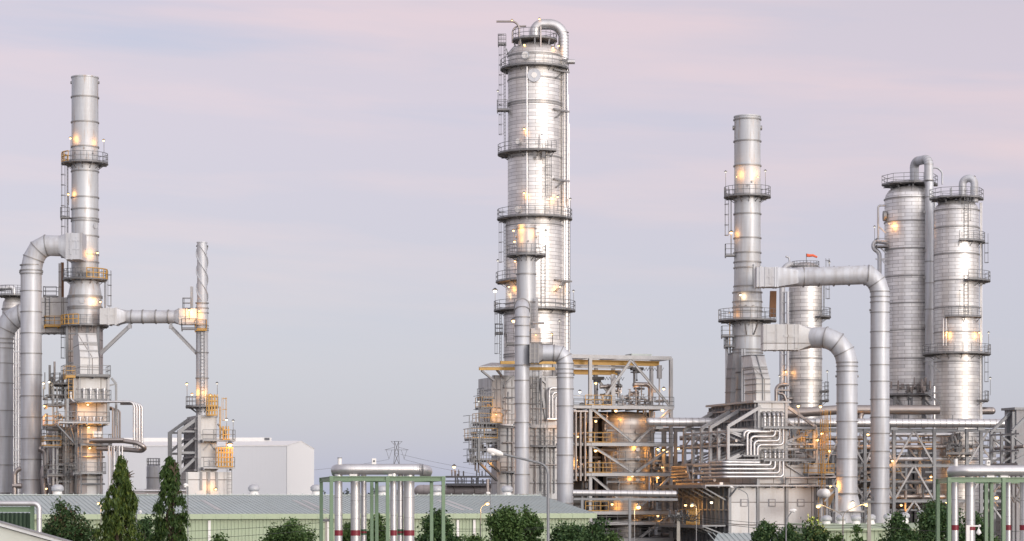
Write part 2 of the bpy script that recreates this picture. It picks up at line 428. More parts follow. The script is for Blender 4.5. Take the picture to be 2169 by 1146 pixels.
# afterglow round the low sun, behind the camera
gd = Vector((math.sin(SUN_AZ), math.cos(SUN_AZ), .30)).normalized()
vd = N(nt, 'ShaderNodeVectorMath', operation='DOT_PRODUCT'); L(tc, vd.inputs[0]); vd.inputs[1].default_value = gd
pw = N(nt, 'ShaderNodeMath', operation='POWER'); L(ramp(nt, vd.outputs['Value'], -.25, 1), pw.inputs[0]); pw.inputs[1].default_value = 1.8
ml = mixc(nt, pw.outputs[0], (0,0,0), (1.42,1.39,1.36))
c = mixc(nt, 1.0, c, ml, 'ADD')
b2 = N(nt, 'ShaderNodeBackground'); L(c, b2.inputs[0]); b2.inputs[1].default_value = 1
ad = N(nt, 'ShaderNodeAddShader'); L(b1.outputs[0], ad.inputs[0]); L(b2.outputs[0], ad.inputs[1])
wo = N(nt, 'ShaderNodeOutputWorld'); L(ad.outputs[0], wo.inputs[0])
sl = bpy.data.lights.new('sun', 'SUN'); sl.energy = 1.0; sl.angle = R(12); sl.color = (1,.96,.93)
so = bpy.data.objects.new('sun', sl); C.objects.link(so)
sd = Vector((math.sin(SUN_AZ)*math.cos(SUN_EL), math.cos(SUN_AZ)*math.cos(SUN_EL), math.sin(SUN_EL)))
so.rotation_euler = sd.to_track_quat('Z','Y').to_euler(); so.location = (60,-60,40)

# ------------------------------------------------------------------ ground
def structure(name, mb, mat): o = mb.obj(name, mat); o['kind'] = 'structure'; return o
b = MB(); b.add([(-3500,-60,0),(3500,-60,0),(3500,5500,0),(-3500,5500,0)], [(0,1,2,3)]); structure('ground', b, M['ground'])
b = MB(); b.add([(-200,112,.004),(200,112,.004),(200,121,.004),(-200,121,.004)], [(0,1,2,3)]); structure('road', b, M['tarmac'])
b = MB(); b.box(-200,200,121.0,121.3,0,.14); structure('kerb', b, M['concrete'])
b = MB(); b.add([(-140,200,.006),(140,200,.006),(140,330,.006),(-140,330,.006)], [(0,1,2,3)]); structure('plant_yard', b, M['tarmac'])
# ================================================================== LEFT GROUP
# ---- tall stack
t = Thing('smokestack', 'tall silver stack at left with yellow railed rings and a duct on its side', 'smokestack', 180, 256)
m, z = t.m, t.z
b = MB()
b.lathe([(m(28.6),z(598)),(m(28.2),z(500)),(m(28),z(166)),(m(29.3),z(166)),(m(29.3),z(163.5)),(m(25),z(163.5)),(m(25),z(180))], n=48)
shellrings(b, t, [207,260,312,364,419,444,464,469,501,540,556], 28.2)
b.mat(1)
for a in (0, 180):
    d = Vector((math.cos(R(a)), math.sin(R(a)), 0)); b.tube([d*m(27)+Vector((0,0,z(175))), d*m(30.5)+Vector((0,0,z(175)))], m(3), 12)
b.mat(0)
for px, py, r in ((183,318,2.2),(163,327,2),(200,328,2)): 
    a = math.asin((px-180)/28.2); d = Vector((math.sin(a),-math.cos(a),0)); b.mat(1); b.tube([d*m(27.5)+Vector((0,0,z(py))), d*m(29)+Vector((0,0,z(py)))], m(r), 10); b.mat(0)
a = R(58); d = Vector((math.sin(a),-math.cos(a),0)); b.tube([d*m(27)+Vector((0,0,z(480))), d*m(30)+Vector((0,0,z(480)))], m(6), 16)
t.part('shell', b, [M['alur'], M['ringm']])
b = MB()
b.lathe([(m(33.5),z(690)),(m(35),z(664)),(m(35.6),z(628)),(m(29.5),z(595)),(m(28.8),z(592))], n=48)
shellrings(b, t, [628,631,651,655], 35.4)
d = Vector((.02,-1,0)); b.tube([d*m(34)+Vector((0,0,z(640))), d*m(37)+Vector((0,0,z(640)))], m(6), 16)
b.box(m(-34),m(-30.5),m(-8),m(0),z(688),z(632)); b.box(m(30.5),m(33.5),m(-8),m(0),z(688),z(632))
t.part('breech', b, [M['alur'], M['ringm']])
b = MB(); w2 = m(33)
b.box(-w2,w2*.98,-w2*.7,w2,0,z(690))
b.mat(1)
for xx in (-w2, -w2*.38, w2*.3, w2*.98): b.box(xx-.14,xx+.14,-w2*.7-.14,-w2*.7+.1,z(880),z(690))
for py in (708,745,770): b.box(-w2-.05,w2+.03,-w2*.7-.1,-w2*.7+.1,z(py)-.08,z(py)+.08)
t.part('base_column', b, [M['pink'], M['steel']])
platform(t, 346, 28.5, 49, yellow=False)
platform(t, 592, 29, 47, yellow=False)
platform(t, 690, 34, 50, yellow=False)
b = MB(); g = MB()                                 # yellow side of the upper railings
for py, ro, a0, a1 in ((346,49,150,235),(592,47,-75,10),(690,50,195,265)):
    pts = [(m(ro-.3)*math.cos(R(a0+(a1-a0)*k/5)), m(ro-.3)*math.sin(R(a0+(a1-a0)*k/5)), z(py)) for k in range(6)]
    g.rail(pts, 1.1, .085, .9)
t.part('gate_railing', g, M['yellow'])
ladder(t, -m(36), -m(4), z(592)+.2, z(346), 180); ladder(t, m(42), m(2), z(690), z(592), 0)
ladder(t, -m(39), m(8), z(800), z(690), 180)
deck(t, -m(50), -m(30), -m(14), m(2), z(461), sides='fl')
g = MB()
for k in range(4): g.box(-m(12)+k*m(8), -m(7)+k*m(8), -m(38), -m(33), z(591), z(582)+(k%2)*.3)
t.part('damper_drive', g, M['steel'])
floodlight(t, (m(42),-m(14),z(300)), 2.4, 60, off=(-.6,-.3,-.2)); floodlight(t, (-m(27),-m(20),z(296)), 2.4, 90, off=(.35,-.5,-.1))
floodlight(t, (-m(33),-m(12),z(413)), 1.2, 120, off=(.6,-.5,-.1)); floodlight(t, (m(29),-m(14),z(537)), 2.6, 110, off=(-.5,-.7,-.2))
floodlight(t, (m(36),-m(20),z(641)), 1.4, 150, off=(-.5,-.6,0)); floodlight(t, (m(-16),-m(36),z(742)), 2.4, 20, False)

# ---- upper flue duct bending down from that stack
t2 = Thing('flue_duct', 'silver flue duct leaving the tall left stack high up and dropping straight down beside it', 'duct', 66, 252)
m, z, q = t2.m, t2.z, t2.q
b = MB(); r = m(22)
x0 = q(180,0).x
pts = [Vector((0,0,0)), (0,0,z(572)), (m(5),0,z(548)), (m(16),0,z(529)), (m(33),0,z(520)), (m(62),0,z(521))]
pts = [Vector(p) for p in pts]
b.tube(pts, r, 36)
b.mat(1)
for py in (1016,973,929,884,839,794,749,706,661,617): b.ring((0,0,z(py)), (0,0,1), r, .1, .07, 36)
for py in (562,573,580): b.ring((0,0,z(py)), (0,0,1), r, .12, .1, 36)
for i in (2,3,4): b.ring(pts[i], (pts[i+1]-pts[i-1]), r, .1, .08, 36)
for s_ in (-1,1):
    for py in (575,576): b.tube([(s_*r*.9,0,z(py)),(s_*(r+m(3)),0,z(py))], m(2.6), 10)
t2.part('duct', b, [M['alu'], M['ringm']])
b = MB()                                           # square to round piece and inlet box
h = m(27); a = [(m(62),0)]
n = 24; ring0 = [(m(61), r*math.cos(2*PI*k/n), z(521)+r*math.sin(2*PI*k/n)) for k in range(n)]
def sq(k, h): 
    cx_, sy_ = math.cos(2*PI*k/n), math.sin(2*PI*k/n); f = max(abs(cx_), abs(sy_)); return cx_/f*h, sy_/f*h
ring1 = [(m(79), sq(k,m(24))[0], z(524)+sq(k,m(27.5))[1]) for k in range(n)]
b.add(ring0+ring1, [(k,(k+1)%n,n+(k+1)%n,n+k) for k in range(n)])
b.box(m(79), m(112), -m(24), m(24), z(551.5), z(496.5))
for xx in (79, 90, 111): b.box(m(xx)-.08, m(xx)+.08, -m(25), m(25), z(552.5), z(495.5))
for py in (512, 530): b.box(m(84), m(107), -m(25.4), -m(24.2), z(py)-.06, z(py)+.06)
b.box(m(86.5), m(91), -m(26), -m(24.3), z(541), z(505)); b.box(m(100), m(101.5), -m(25.6), -m(24.3), z(541), z(505))
t2.part('inlet_box', b, M['alu'])

# ---- lower duct further left
t3 = Thing('flue_duct', 'silver flue duct cut by the left picture edge, curving up behind the nearer duct', 'duct', 5, 260)
m, z, q = t3.m, t3.z, t3.q; r = m(22.5); b = MB()
pts = [Vector(p) for p in [(0,0,0),(0,0,z(716)),(m(5),0,z(697)),(m(19),0,z(678)),(m(38),0,z(668)),(m(84),0,z(668))]]
b.tube(pts, r, 36); b.mat(1)
for py in (1044,985,925,870,812,770,738): b.ring((0,0,z(py)), (0,0,1), r, .1, .07, 36)
for py in (718,727): b.ring((0,0,z(py)), (0,0,1), r, .12, .1, 36)
for i in (2,3,4): b.ring(pts[i], (pts[i+1]-pts[i-1]), r, .1, .08, 36)
t3.part('duct', b, [M['alu'], M['ringm']])
b = MB(); b.box(m(78), m(142), -m(20), m(20), z(707), z(632))
for xx in (80, 95, 107, 122, 126, 131, 139): b.box(m(xx)-.07, m(xx)+.07, -m(21), m(21), z(708), z(631))
for py in (646,668,672,690): b.box(m(80), m(128), -m(20.8), -m(20), z(py)-.06, z(py)+.06)
b.box(m(123.5),m(129),-m(24),-m(20.9),z(670),z(560)); 
t3.part('inlet_box', b, M['panel'])
deck(t3, m(95), m(140), -m(36), -m(21.2), z(692), True, 'flr', mat='yellow'); deck(t3, m(89), m(118), -m(15), m(10), z(628), False, 'flb')
ladder(t3, m(100), -m(22.4), z(690), z(632), -90, False)
b = MB(); b.beam((m(127),0,z(632)), (m(127),0,z(556)), m(6), m(5)); t3.part('counterweight_arm', b, M['rustp'])

# ---- dome topped process column behind those ducts
t4 = Thing('process_column', 'pale jacketed column with a railed dome top half hidden behind the left ducts', 'column', 27, 290)
m, z = t4.m, t4.z; b = MB()
b.lathe([(m(22),0),(m(22),z(652)),(m(20),z(640)),(m(14),z(630)),(m(5),z(626)),(.01,z(625))], n=36); shellrings(b, t4, [655,780,842,900], 22)
t4.part('shell', b, [clad('column_jacket_small', 1.4), M['ringm']])
platform(t4, 626, 6, 34, h=1.15)
b = MB(); b.tube(fillet([(-m(30),0,z(611)),(-m(10),0,z(609)),(m(2),0,z(609)),(m(2),0,z(628))], .7), m(6), 16)
b.tube([(-m(40),-m(12),z(611)),(-m(8),-m(12),z(611))], m(5), 12); t4.part('vapour_pipe', b, M['jacket'])
b = MB()
for k in range(3): b.tube([(m(7+5*k),-m(25),z(1050)),(m(7+5*k),-m(25),z(696+k*3))], m(2.2), 10)
for py in range(720,1040,26): b.box(m(4),m(20),-m(28),-m(24.5),z(py)-.05,z(py)+.05)
t4.part('riser_pipe', b, M['jacket'])

# ---- reformer furnace under the stack
f = Thing('furnace', 'white panelled furnace tower with stacked railed decks under the tall left stack', 'furnace', 163, 244, YAW)
m, z, q = f.m, f.z, f.q
def X(px, ly=0): return q(px, 0, ly).x
def Zf(py, ly=0): return q(190, py, ly).z
b = MB()                                            # big back drum-like casing
x0, x1 = X(122,3.5), X(205,3.5)
b.box(x0, x1, 3.5, 12, 0, Zf(905,3.5)); b.mat(1)
for xx in (x0, x0+m(22), x0+m(45)): b.box(xx-.12, xx+.12, 3.3, 3.6, 0, Zf(905,3.5))
for py in (962,1015): b.box(x0-.05, x1, 3.38, 3.55, Zf(py,3.5)-.06, Zf(py,3.5)+.06)
f.part('casing', b, [M['pink'], M['steel']])
b = MB(); xl, xr = X(168,1), X(221,1); cxx = (xl+xr)/2; hw = (xr-xl)/2   # eight sided burner column
b.lathe([(hw*1.02,0),(hw*1.02,Zf(905,1)),(hw*.98,Zf(905,1)),(hw*.98,Zf(893,1))], (cxx,1+hw*.9,0), 8, R(22.5), R(382.5))
b.mat(1)
for py in (903,930,961,1003,1015): b.lathe([(hw*1.06,Zf(py,1)-.07),(hw*1.06,Zf(py,1)+.07)], (cxx,1+hw*.9,0), 8, R(22.5), R(382.5))
f.part('burner_column', b, [M['panelb'], M['steel']])
b = MB(); b.box(X(163,1), X(232,1), 1, 7, Zf(900,1), Zf(850,1)); b.box(X(157,.6), X(232,.6), .6, 7.4, Zf(847,.6), Zf(794,.6))
b.mat(1)
for px in (157,168,229): b.box(X(px,.5)-.1,X(px,.5)+.15,.42,.62,Zf(847,.6),Zf(800,.6))
b.box(X(163,.4)-.1, X(232,.4)+.1, .38, 7.6, Zf(800,.6), Zf(793,.6)); b.box(X(156,.3), X(236,.3), .4, 7.6, Zf(853,.6), Zf(848,.6))
f.part('convection_box', b, [M['panelb'], M['steelw']])
b = MB()                                            # tapering hood in front of the stack
def sl(pl, pr, py, l0, l1): zz = Zf(py,l0); return [(X(pl,l0),l0,zz),(X(pr,l0),l0,zz),(X(pr,l0),l1,zz),(X(pl,l0),l1,zz)]
secs = [sl(170,209,800,1.4,7), sl(170,209,757,1.4,7), sl(165,204,707,2.8,7)]
for i in range(2): b.hexa(secs[i], secs[i+1])
b.mat(1)
for s_ in secs + [sl(168.5,207.5,742,1.75,7), sl(167,206,725,2.2,7)]:
    b.beam(Vector(s_[0])+Vector((0,-.05,0)), Vector(s_[1])+Vector((0,-.05,0)), .1)
b.beam((X(184,2.7),2.7,Zf(707,2.8)), (X(190,1.35),1.35,Zf(757,1.4)), .1); b.beam((X(190,1.35),1.35,Zf(757,1.4)), (X(190,1.35),1.35,Zf(800,1.4)), .1)
f.part('hood', b, [M['panelb'], M['steelw']])
deck(f, X(137,-.4), X(235,-.4), -.4, 3, Zf(795,0), False, 'frl'); deck(f, X(139,-1.6), X(160,-1.6), -1.6, .3, Zf(799,0), True, 'flr', mat='yellow')
deck(f, X(160,-1.4), X(236,-1.4), -1.4, 1, Zf(848,0), False, 'fr'); deck(f, X(123,-2), X(233,-2), -2, 1.2, Zf(895,0), False, 'flr', mat='steelw')
deck(f, X(170,-1), X(238,-1), -1, 1.5, Zf(941,0), False, 'fr', mat='steel'); deck(f, X(155,-1), X(225,-1), -1, 1.6, Zf(1001,0), False, 'flr', mat='steel')
for i, (pl, py, yl) in enumerate(((112,812,0),(100,858,0),(95,902,1),(93,930,0),(92,945,1),(100,1006,0))):
    deck(f, X(pl,2), X(pl+38,2), 2, 4.5, Zf(py,2), bool(yl), 'flb')
b = MB()
for px in (143, 229): b.beam((X(px,-1.8),-1.8,Zf(895,-1.8)), (X(px,-1.8),-1.8,Zf(845,-1.8)), .25)
for px in (113,139,121): b.beam((X(px,2.4),2.4,0), (X(px,2.4),2.4,Zf(820,2)), .2)
b.beam((X(108,2.4),2.4,Zf(818,2)), (X(142,2.4),2.4,Zf(795,2)), .22); b.beam((X(120,-1.8),-1.8,Zf(900,-1)), (X(158,-1),-1,Zf(940,-1)), .16); b.beam((X(148,-1.8),-1.8,Zf(900,-1)), (X(158,-1),-1,Zf(940,-1)), .16)
b.beam((X(236,1),1,Zf(800,1)), (X(246,1),1,Zf(812,1)), .22); b.beam((X(246,1),1,Zf(812,1)), (X(246,1),1,Zf(900,1)), .22); b.beam((X(232,1),1,Zf(816,1)), (X(246,1),1,Zf(812,1)), .18)
f.part('support_frame', b, M['steel'])
for px, py0, py1 in ((166,1050,915),(150,848,800)): ladder(f, X(px,-1.3), -1.3, Zf(py0), Zf(py1), -90, True, px==150)
b = MB()
for k in range(4):
    x = X(177.5+k*14.3,.2); b.tube([(x,.2,Zf(846)), (x,.2,Zf(825)), (x,.7,Zf(823))], m(2.3), 10); b.ring((x,.2,Zf(825)),(0,0,1),m(2.3),.25,.1,10)
    x = X(169.5+k*14.5,-.4); b.tube([(x,-.4,Zf(895)), (x,-.4,Zf(884))], m(3.4), 12); b.ring((x,-.4,Zf(885)),(0,0,1),m(3.4),.2,.08,12)
f.part('burner_nozzle', b, M['jacket'])
b = MB()
for k in range(2): b.box(X(198+k*10,-.9), X(206.5+k*10,-.9), -.9, -.5, Zf(926), Zf(914))
f.part('instrument_box', b, M['white'])
b = MB()
for k in range(46):
    px = random.uniform(92,140); py = random.uniform(810,1030); ly = random.uniform(2.2,5)
    p = q(px,py,ly); d = random.choice([(1,0,0),(0,0,1),(0,0,1),(0,1,0)]); 
    b.mat(random.choice((0,0,1,2))); b.tube([p, p+Vector(d)*random.uniform(1,3.4)], random.uniform(.05,.16), 8)
f.part('small_bore_piping', b, [M['steel'], M['jackbr'], M['dark']])
for k, (pa, ya, pb, yb) in enumerate(((165,800,165,1045),(172,910,172,1045),(214,905,214,1045),(226,852,226,900),(128,910,128,1045),(136,910,136,1045),(148,910,148,1045),(158,860,158,1045),(170,968,222,968),(124,985,166,985),(124,940,166,940),(170,1025,222,1025))):
    b = MB(); b.tube([q(pa,ya,.15 if 160 < pa < 230 else 3.1), q(pb,yb,.15 if 160 < pa < 230 else 3.1)], (.045,.07,.1)[k%3], 8); f.part('service_pipe', b, M['steel'] if k%2 else M['jackbr'])
for pa, pb, py in ((122,166,940),(122,160,985),(122,150,1020)): deck(f, X(pa,2.4), X(pb,2.4), 2.2, 3.3, Zf(py,2), False, 'fl', .08, 'steel')
ladder(f, X(140,2.3), 2.3, 0, Zf(905,2), -90, True)
for px, py, ly, pw, dm in ((186,857,-.6,170,0),(188,905,-.3,170,0),(190,949,-.4,130,0),(92,812,2.4,25,1),(104,809,2.4,25,1),(97,880,3,160,0),(94,860,3,120,0)):
    floodlight(f, q(px,py,ly), 0 if py>840 else 1.5, pw, not dm, dim=False, off=(0,-.15,-.35))
floodlight(f, q(98,1035,2), 0, 90)

# ---- looping steam pipes beside the furnace
for i in range(4):
    p_ = Thing('steam_pipe', ['outermost','second','third','innermost'][i] + ' of the four bright jacketed steam pipes standing in a bunch beside the left furnace', 'pipe', 284+i*5.6, 243-i*.4, 0, 'steam pipes beside the left furnace')
    m, z, q = p_.m, p_.z, p_.q; b = MB(); k = 3-i
    top = 851+ (0 if i==0 else 1.0)
    if i == 0: pts = [q(150,830), q(150,851), q(284,851), q(284,947)]
    else: pts = [q(255,851+1.5*i,1.2*i), q(284+i*5.6,851+1.5*i,1.2*i), q(284+i*5.6,945,1.2*i), q(284+i*5.6,945,1.2*i)+Vector((0,0,-.2))]
    b.tube(fillet(pts, .55), m(2.5), 12); p_.part('pipe', b, M['jacket'])
p_ = Thing('steam_header', 'thick shiny U bend header pipe turning back beside the left furnace', 'pipe', 290, 242); m, z, q = p_.m, p_.z, p_.q; b = MB()
b.tube(fillet([q(190,934,.5), q(262,934,.3), q(290,938,0), q(309,948,-.2), q(300,955,.9), q(250,951,1.8), q(205,950,2)], .8, 5), m(5), 16)
b.tube([q(192,932,0), q(262,931.5,0)], m(4), 14); p_.part('pipe', b, M['jackbr'])
p_ = Thing('downcomer_pipes', 'row of slim silver downcomer pipes behind the first pointed tree', 'pipe', 247, 243); m, z, q = p_.m, p_.z, p_.q
for k in range(6):
    b = MB(); b.tube([Vector((m((k-3)*5.4),.3*(k%2),z(944))), Vector((m((k-3)*5.4),.3*(k%2),0))], m(2.2), 10)
    p_.part('pipe', b, M['jacket'])
p_ = Thing('riser_pipe_frame', 'short bent silver pipes rising between the left furnace and its steam pipes', 'pipe', 247, 246); m, z, q = p_.m, p_.z, p_.q
for k in range(4):
    b = MB(); b.tube(fillet([q(232,863+k*1.5,.4*k), q(239+k*5,863+k*1.5,.4*k), q(239+k*5,905,.4*k), q(239+k*5,930,.4*k)],.4), m(1.9), 10); p_.part('pipe', b, M['jackbr'])
p_ = Thing('elbow_header', 'tarnished round elbow pipe low between the left duct and the furnace', 'pipe', 95, 250); m, z, q = p_.m, p_.z, p_.q; b = MB()
b.tube(fillet([q(84,950),q(96,955),q(98,985),q(92,1000),q(96,1050),q(96,1140)], 1.2), m(7.5), 18)
for py in (948,):
    pass
p_.part('pipe', b, M['jackbr'])
p_ = Thing('vent_elbow', 'small silver elbow pipe at the foot between the two left ducts', 'pipe', 36, 250); m, z, q = p_.m, p_.z, p_.q; b = MB()
b.tube(fillet([q(31,1050),q(31,1005),q(36,996),q(44,992)], .6), m(5), 16); b.tube([q(27,1029),q(46,1029)], m(6), 14); p_.part('pipe', b, M['jackbr'])

# ---- bridging duct between the stacks
d_ = Thing('cross_duct', 'horizontal grey duct on two diagonal struts bridging the left stacks', 'duct', 318, 254)
m, z, q = d_.m, d_.z, d_.q; b = MB(); r = m(14)
b.tube([q(268,671),q(372,671)], r, 28); b.mat(1)
for px in (279,303,330.5,357): b.ring(q(px,671), (1,0,0), r, .12, .08, 28)
b.mat(0)
for xa, xb, sx in ((268,250,-1),(370,381,1)):
    n = 24; zc_ = z(671)
    r0 = [(q(xa,0).x, r*math.cos(2*PI*k/n), zc_+r*math.sin(2*PI*k/n)) for k in range(n)]
    r1 = [(q(xb,0).x, sq(k,m(17))[0], zc_+sq(k,m(17))[1]) for k in range(n)]
    b.add(r0+r1, [(k,(k+1)%n,n+(k+1)%n,n+k) for k in range(n)])
d_.part('duct', b, [M['alu'], M['ringm']])
b = MB()
b.box(q(214,0).x, q(250,0).x, -m(16), m(16), z(688), z(654)); b.box(q(381,0).x, q(418,0).x, -m(15), m(15), z(688), z(655))
for px in (233,248): b.box(q(px,0).x-.12,q(px,0).x+.12,-m(17.2),m(17),z(689.5),z(652.5))
b.box(q(225,0).x,q(248,0).x,-m(17),-m(16),z(670),z(665)); b.box(q(384,0).x,q(400,0).x,-m(16),-m(15.1),z(672),z(667))
d_.part('end_box', b, M['panelb'])
b = MB()
for (xa, ya), (xb, yb) in (((275,690),(213,749)),((362,692),(417,749))): b.ibeam(q(xa,ya), q(xb,yb), .38, .38)
for px in (275,362): b.beam(q(px,694), q(px,681), .28)
b.beam(q(271,692), q(279,692), .35); b.beam(q(358,693), q(366,693), .35)
d_.part('strut', b, M['steelw'])

# ---- second slim stack with helical strakes
s2 = Thing('smokestack', 'slim stack with spiral strakes round its top third', 'smokestack', 428, 254)
m, z, q = s2.m, s2.z, s2.q; b = MB()
b.lathe([(m(12.7),z(1000)),(m(12.7),z(706)),(m(13.2),z(700)),(m(13.2),z(653)),(m(11),z(642)),(m(10.7),z(642)),(m(10.5),z(515)),(m(11.5),z(515)),(m(11.5),z(513)),(m(9),z(513)),(m(9),z(525))], n=32)
b.mat(1)
for py in (642,653,663,690,696,700,747,801): b.lathe([(m(12.5),z(py)-.06),(m(14.2),z(py)-.06),(m(14.2),z(py)+.06),(m(12.5),z(py)+.06)], n=28)
for a in (0,PI):
    d = Vector((math.cos(a),0,0)); b.tube([d*m(10)+Vector((0,0,z(521))), d*m(12.3)+Vector((0,0,z(521)))], m(2.2), 8)
b.mat(0)
for k in range(3):                                   # spiral vanes
    vs = []; fs = []; n = 60
    for i in range(n+1):
        a = -2*PI*1.05*i/n + 2*PI*k/3 + .6; zz = z(638)+(z(522)-z(638))*i/n
        for rr, dz in ((m(10.4),0),(m(13.2),0),(m(13.2),.12),(m(10.4),.12)): vs.append((rr*math.cos(a), rr*math.sin(a), zz+dz))
    for i in range(n):
        for j in range(4): j2 = (j+1)%4; fs.append((i*4+j, i*4+j2, (i+1)*4+j2, (i+1)*4+j))
    b.add(vs, fs)
s2.part('shell', b, [M['alu'], M['ringm']])
platform(s2, 861, 13, 35)
deck(s2, -m(41), -m(8), -m(24), -m(13), z(697), False, 'fl'); deck(s2, -m(13), m(12), -m(22), -m(13), z(699), True, 'flr', mat='yellow')
deck(s2, -m(40), -m(21), -m(12), m(8), z(655), False, 'flb', h=1.2)
ladder(s2, m(3), -m(15), z(861), z(700), -90, False, w=.42)
b = MB(); b.ibeam((-m(22),0,z(680)), (-m(22),0,z(607)), .28, .34); s2.part('davit_post', b, M['steelw'])
floodlight(s2, (-m(31),-m(10),z(814)), 2.4, 30, True); floodlight(s2, (m(33),-m(10),z(813)), 2.4, 12, False, dim=True)
floodlight(s2, (m(19),-m(14),z(838)), 1, 140, True, off=(-.4,-.2,.2)); floodlight(s2, (-m(25),-m(18),z(658)), 1, 160, True, off=(.1,-.3,-.3))
floodlight(s2, (-m(20),-m(10),z(836)), 1, 100, True, off=(.35,-.2,.2)); floodlight(s2, (-m(3),-m(20),z(660)), 0, 90, True, off=(0,-.2,-.4), r=.08)

# ---- heater house below it
f = Thing('heater_house', 'white and grey ribbed heater box with yellow cages under the slim stack', 'furnace', 424, 246, YAW)
m, z, q = f.m, f.z, f.q
b = MB(); xl, xr = X(424,0), X(459,0)
def Zf(py, ly=0): return q(440, py, ly).z
b.box(xl, xr, 0, 7.4, Zf(1000), Zf(881)); t_ = .12
b.mat(1); b.box(xl-.15, xl+.02, .15, 7.2, Zf(998), Zf(884))
for k in range(9): y = .3+k*.85; b.box(xl-.5, xl-.15, y, y+.12, Zf(998), Zf(886))
for py in (908,930,968,996): b.box(xl-.6, xl-.15, .1, 7.3, Zf(py)-.1, Zf(py)+.1)
b.mat(2); b.box(xl-.1,xr+.1,-.12,7.5,Zf(884),Zf(879)); b.box(xl-.3,xl+.05,-.25,.1,Zf(1000),Zf(879)); 
b.box(xl+.1,xr+.1,-.08,-.001,Zf(934),Zf(931)); b.box(xl+.1,xr+.1,-.08,-.001,Zf(992),Zf(989)); b.beam((X(444,-.1),-.1,Zf(990)),(X(444,-.1),-.1,Zf(975)),.1)
b.beam(q(432,953,-.1), q(446,938,-.1), .12); b.beam(q(456,953,-.1), q(446,938,-.1), .12)
f.part('heater_box', b, [M['panelb'], M['ribs'], M['steelw']])
b = MB(); b.box(X(394,-.6), X(492,-.6), -.6, 6, 0, Zf(1000)); b.mat(1)
for px in (396,426,443,459): b.box(X(px,-.7)-.12, X(px,-.7)+.12, -.72, -.58, Zf(1038) if px in (426,459) else 0, Zf(1000))
f.part('base_box', b, [M['panelb'], M['steel']])
b = MB()
for ly in (.5, 6.5):
    xo = X(380,.5)
    b.beam((xo,ly,Zf(1005)), (xo,ly,Zf(912)), .4); b.beam((xo,ly,Zf(914)), (xl,ly,Zf(883)), .34)
    b.beam((xo,ly,Zf(959)), (xl,ly,Zf(959)), .25); b.beam((xo,ly,Zf(956)), (xl,ly,Zf(920)), .28); b.beam((xo,ly,Zf(1002)), (xl,ly,Zf(962)), .28); b.beam((xo,ly,Zf(914)), (xl,ly,Zf(914)), .2)
f.part('support_frame', b, M['steel'])
deck(f, X(429,-1.6), X(499,-1.6), -1.6, 0-.13, Zf(932), False, 'fr', mat='steel'); deck(f, X(431,-1.6), X(498,-1.6), -1.6, -.13, Zf(990), False, 'fr', mat='steelw')
g = MB(); 
for (xa, xb, py, hh) in ((442,460,880,2.2),(472,487,931,1.4),(462,494,989,2.1)):
    z0 = Zf(py); 
    for y in (-1.75, -.6):
        for zz in (0,.5,1.0,1.5,2.0):
            if zz <= hh: g.beam((X(xa,-1.75),y,z0+zz), (X(xb,-1.75),y,z0+zz), .1)
        k = 0
        while xa+k <= xb: g.beam((X(xa+k,-1.75),y,z0), (X(xa+k,-1.75),y,z0+hh), .09); k += 6
f.part('yellow_cage', g, M['yellow'])
ladder(f, X(466,-.9), -.9, Zf(934), Zf(862), 0, True, True); ladder(f, X(486,-1.3), -1.3, 0, Zf(990), -90, False); ladder(f, X(484,-1.5), -1.5, Zf(989), Zf(934), -90, True, True)
b = MB(); b.tube(fillet([q(461,898,.5),q(476,914,.5),q(480,932,.5)],.5), m(2), 8); b.tube(fillet([q(462,955,-.5),q(474,952,-.5),q(476,985,-.5)],.4), m(1.6), 8); f.part('fuel_pipe', b, M['jackbr'])
floodlight(f, q(480,889,-1.4), 2.2, 30, False); floodlight(f, q(494,892,-1.2), 2.2, 12, False, dim=True); floodlight(f, q(487,942,-1.9), .8, 190, True, r=.22)
floodlight(f, q(457,1036,-.95), 0, 80, True, off=(-.6,-.25,.2))
# ---- small tank and yard pipes by the white hall
t = Thing('storage_tank', 'small upright pale tank with a railed top in front of the white hall', 'tank', 325, 262); m, z = t.m, t.z; b = MB()
b.lathe([(m(14.5),z(1036)),(m(14.5),z(988)),(m(11),z(985)),(.01,z(984))], n=32); shellrings(b, t, [1012], 14.5, t=.04); t.part('shell', b, [M['alu'], M['ringm']])
g = MB(); g.rail([(m(13.6)*math.cos(2*PI*k/14), m(13.6)*math.sin(2*PI*k/14), z(986)) for k in range(14)], .8, .05, 1.2, True); t.part('railing', g, M['rail'])
b = MB(); b.box(-m(16),m(16),-m(16),m(16),0,z(1036)); t.part('plinth', b, M['concrete'])
t = Thing('pipe_run', 'pair of long low pipes between the two pointed trees', 'pipe', 320, 240); m, z, q = t.m, t.z, t.q
for py, r_, k in ((1039.5,2.6,'jacket'),(1046,3.4,'jackbr')):
    b = MB(); b.tube([q(268,py),q(394,py)], m(r_), 12); t.part('pipe', b, M[k])
b = MB()
for px in (272,300,330,360,390): b.beam((q(px,0).x,.12,0), (q(px,0).x,.12,z(1043)), .12)
t.part('support_leg', b, M['steel'])
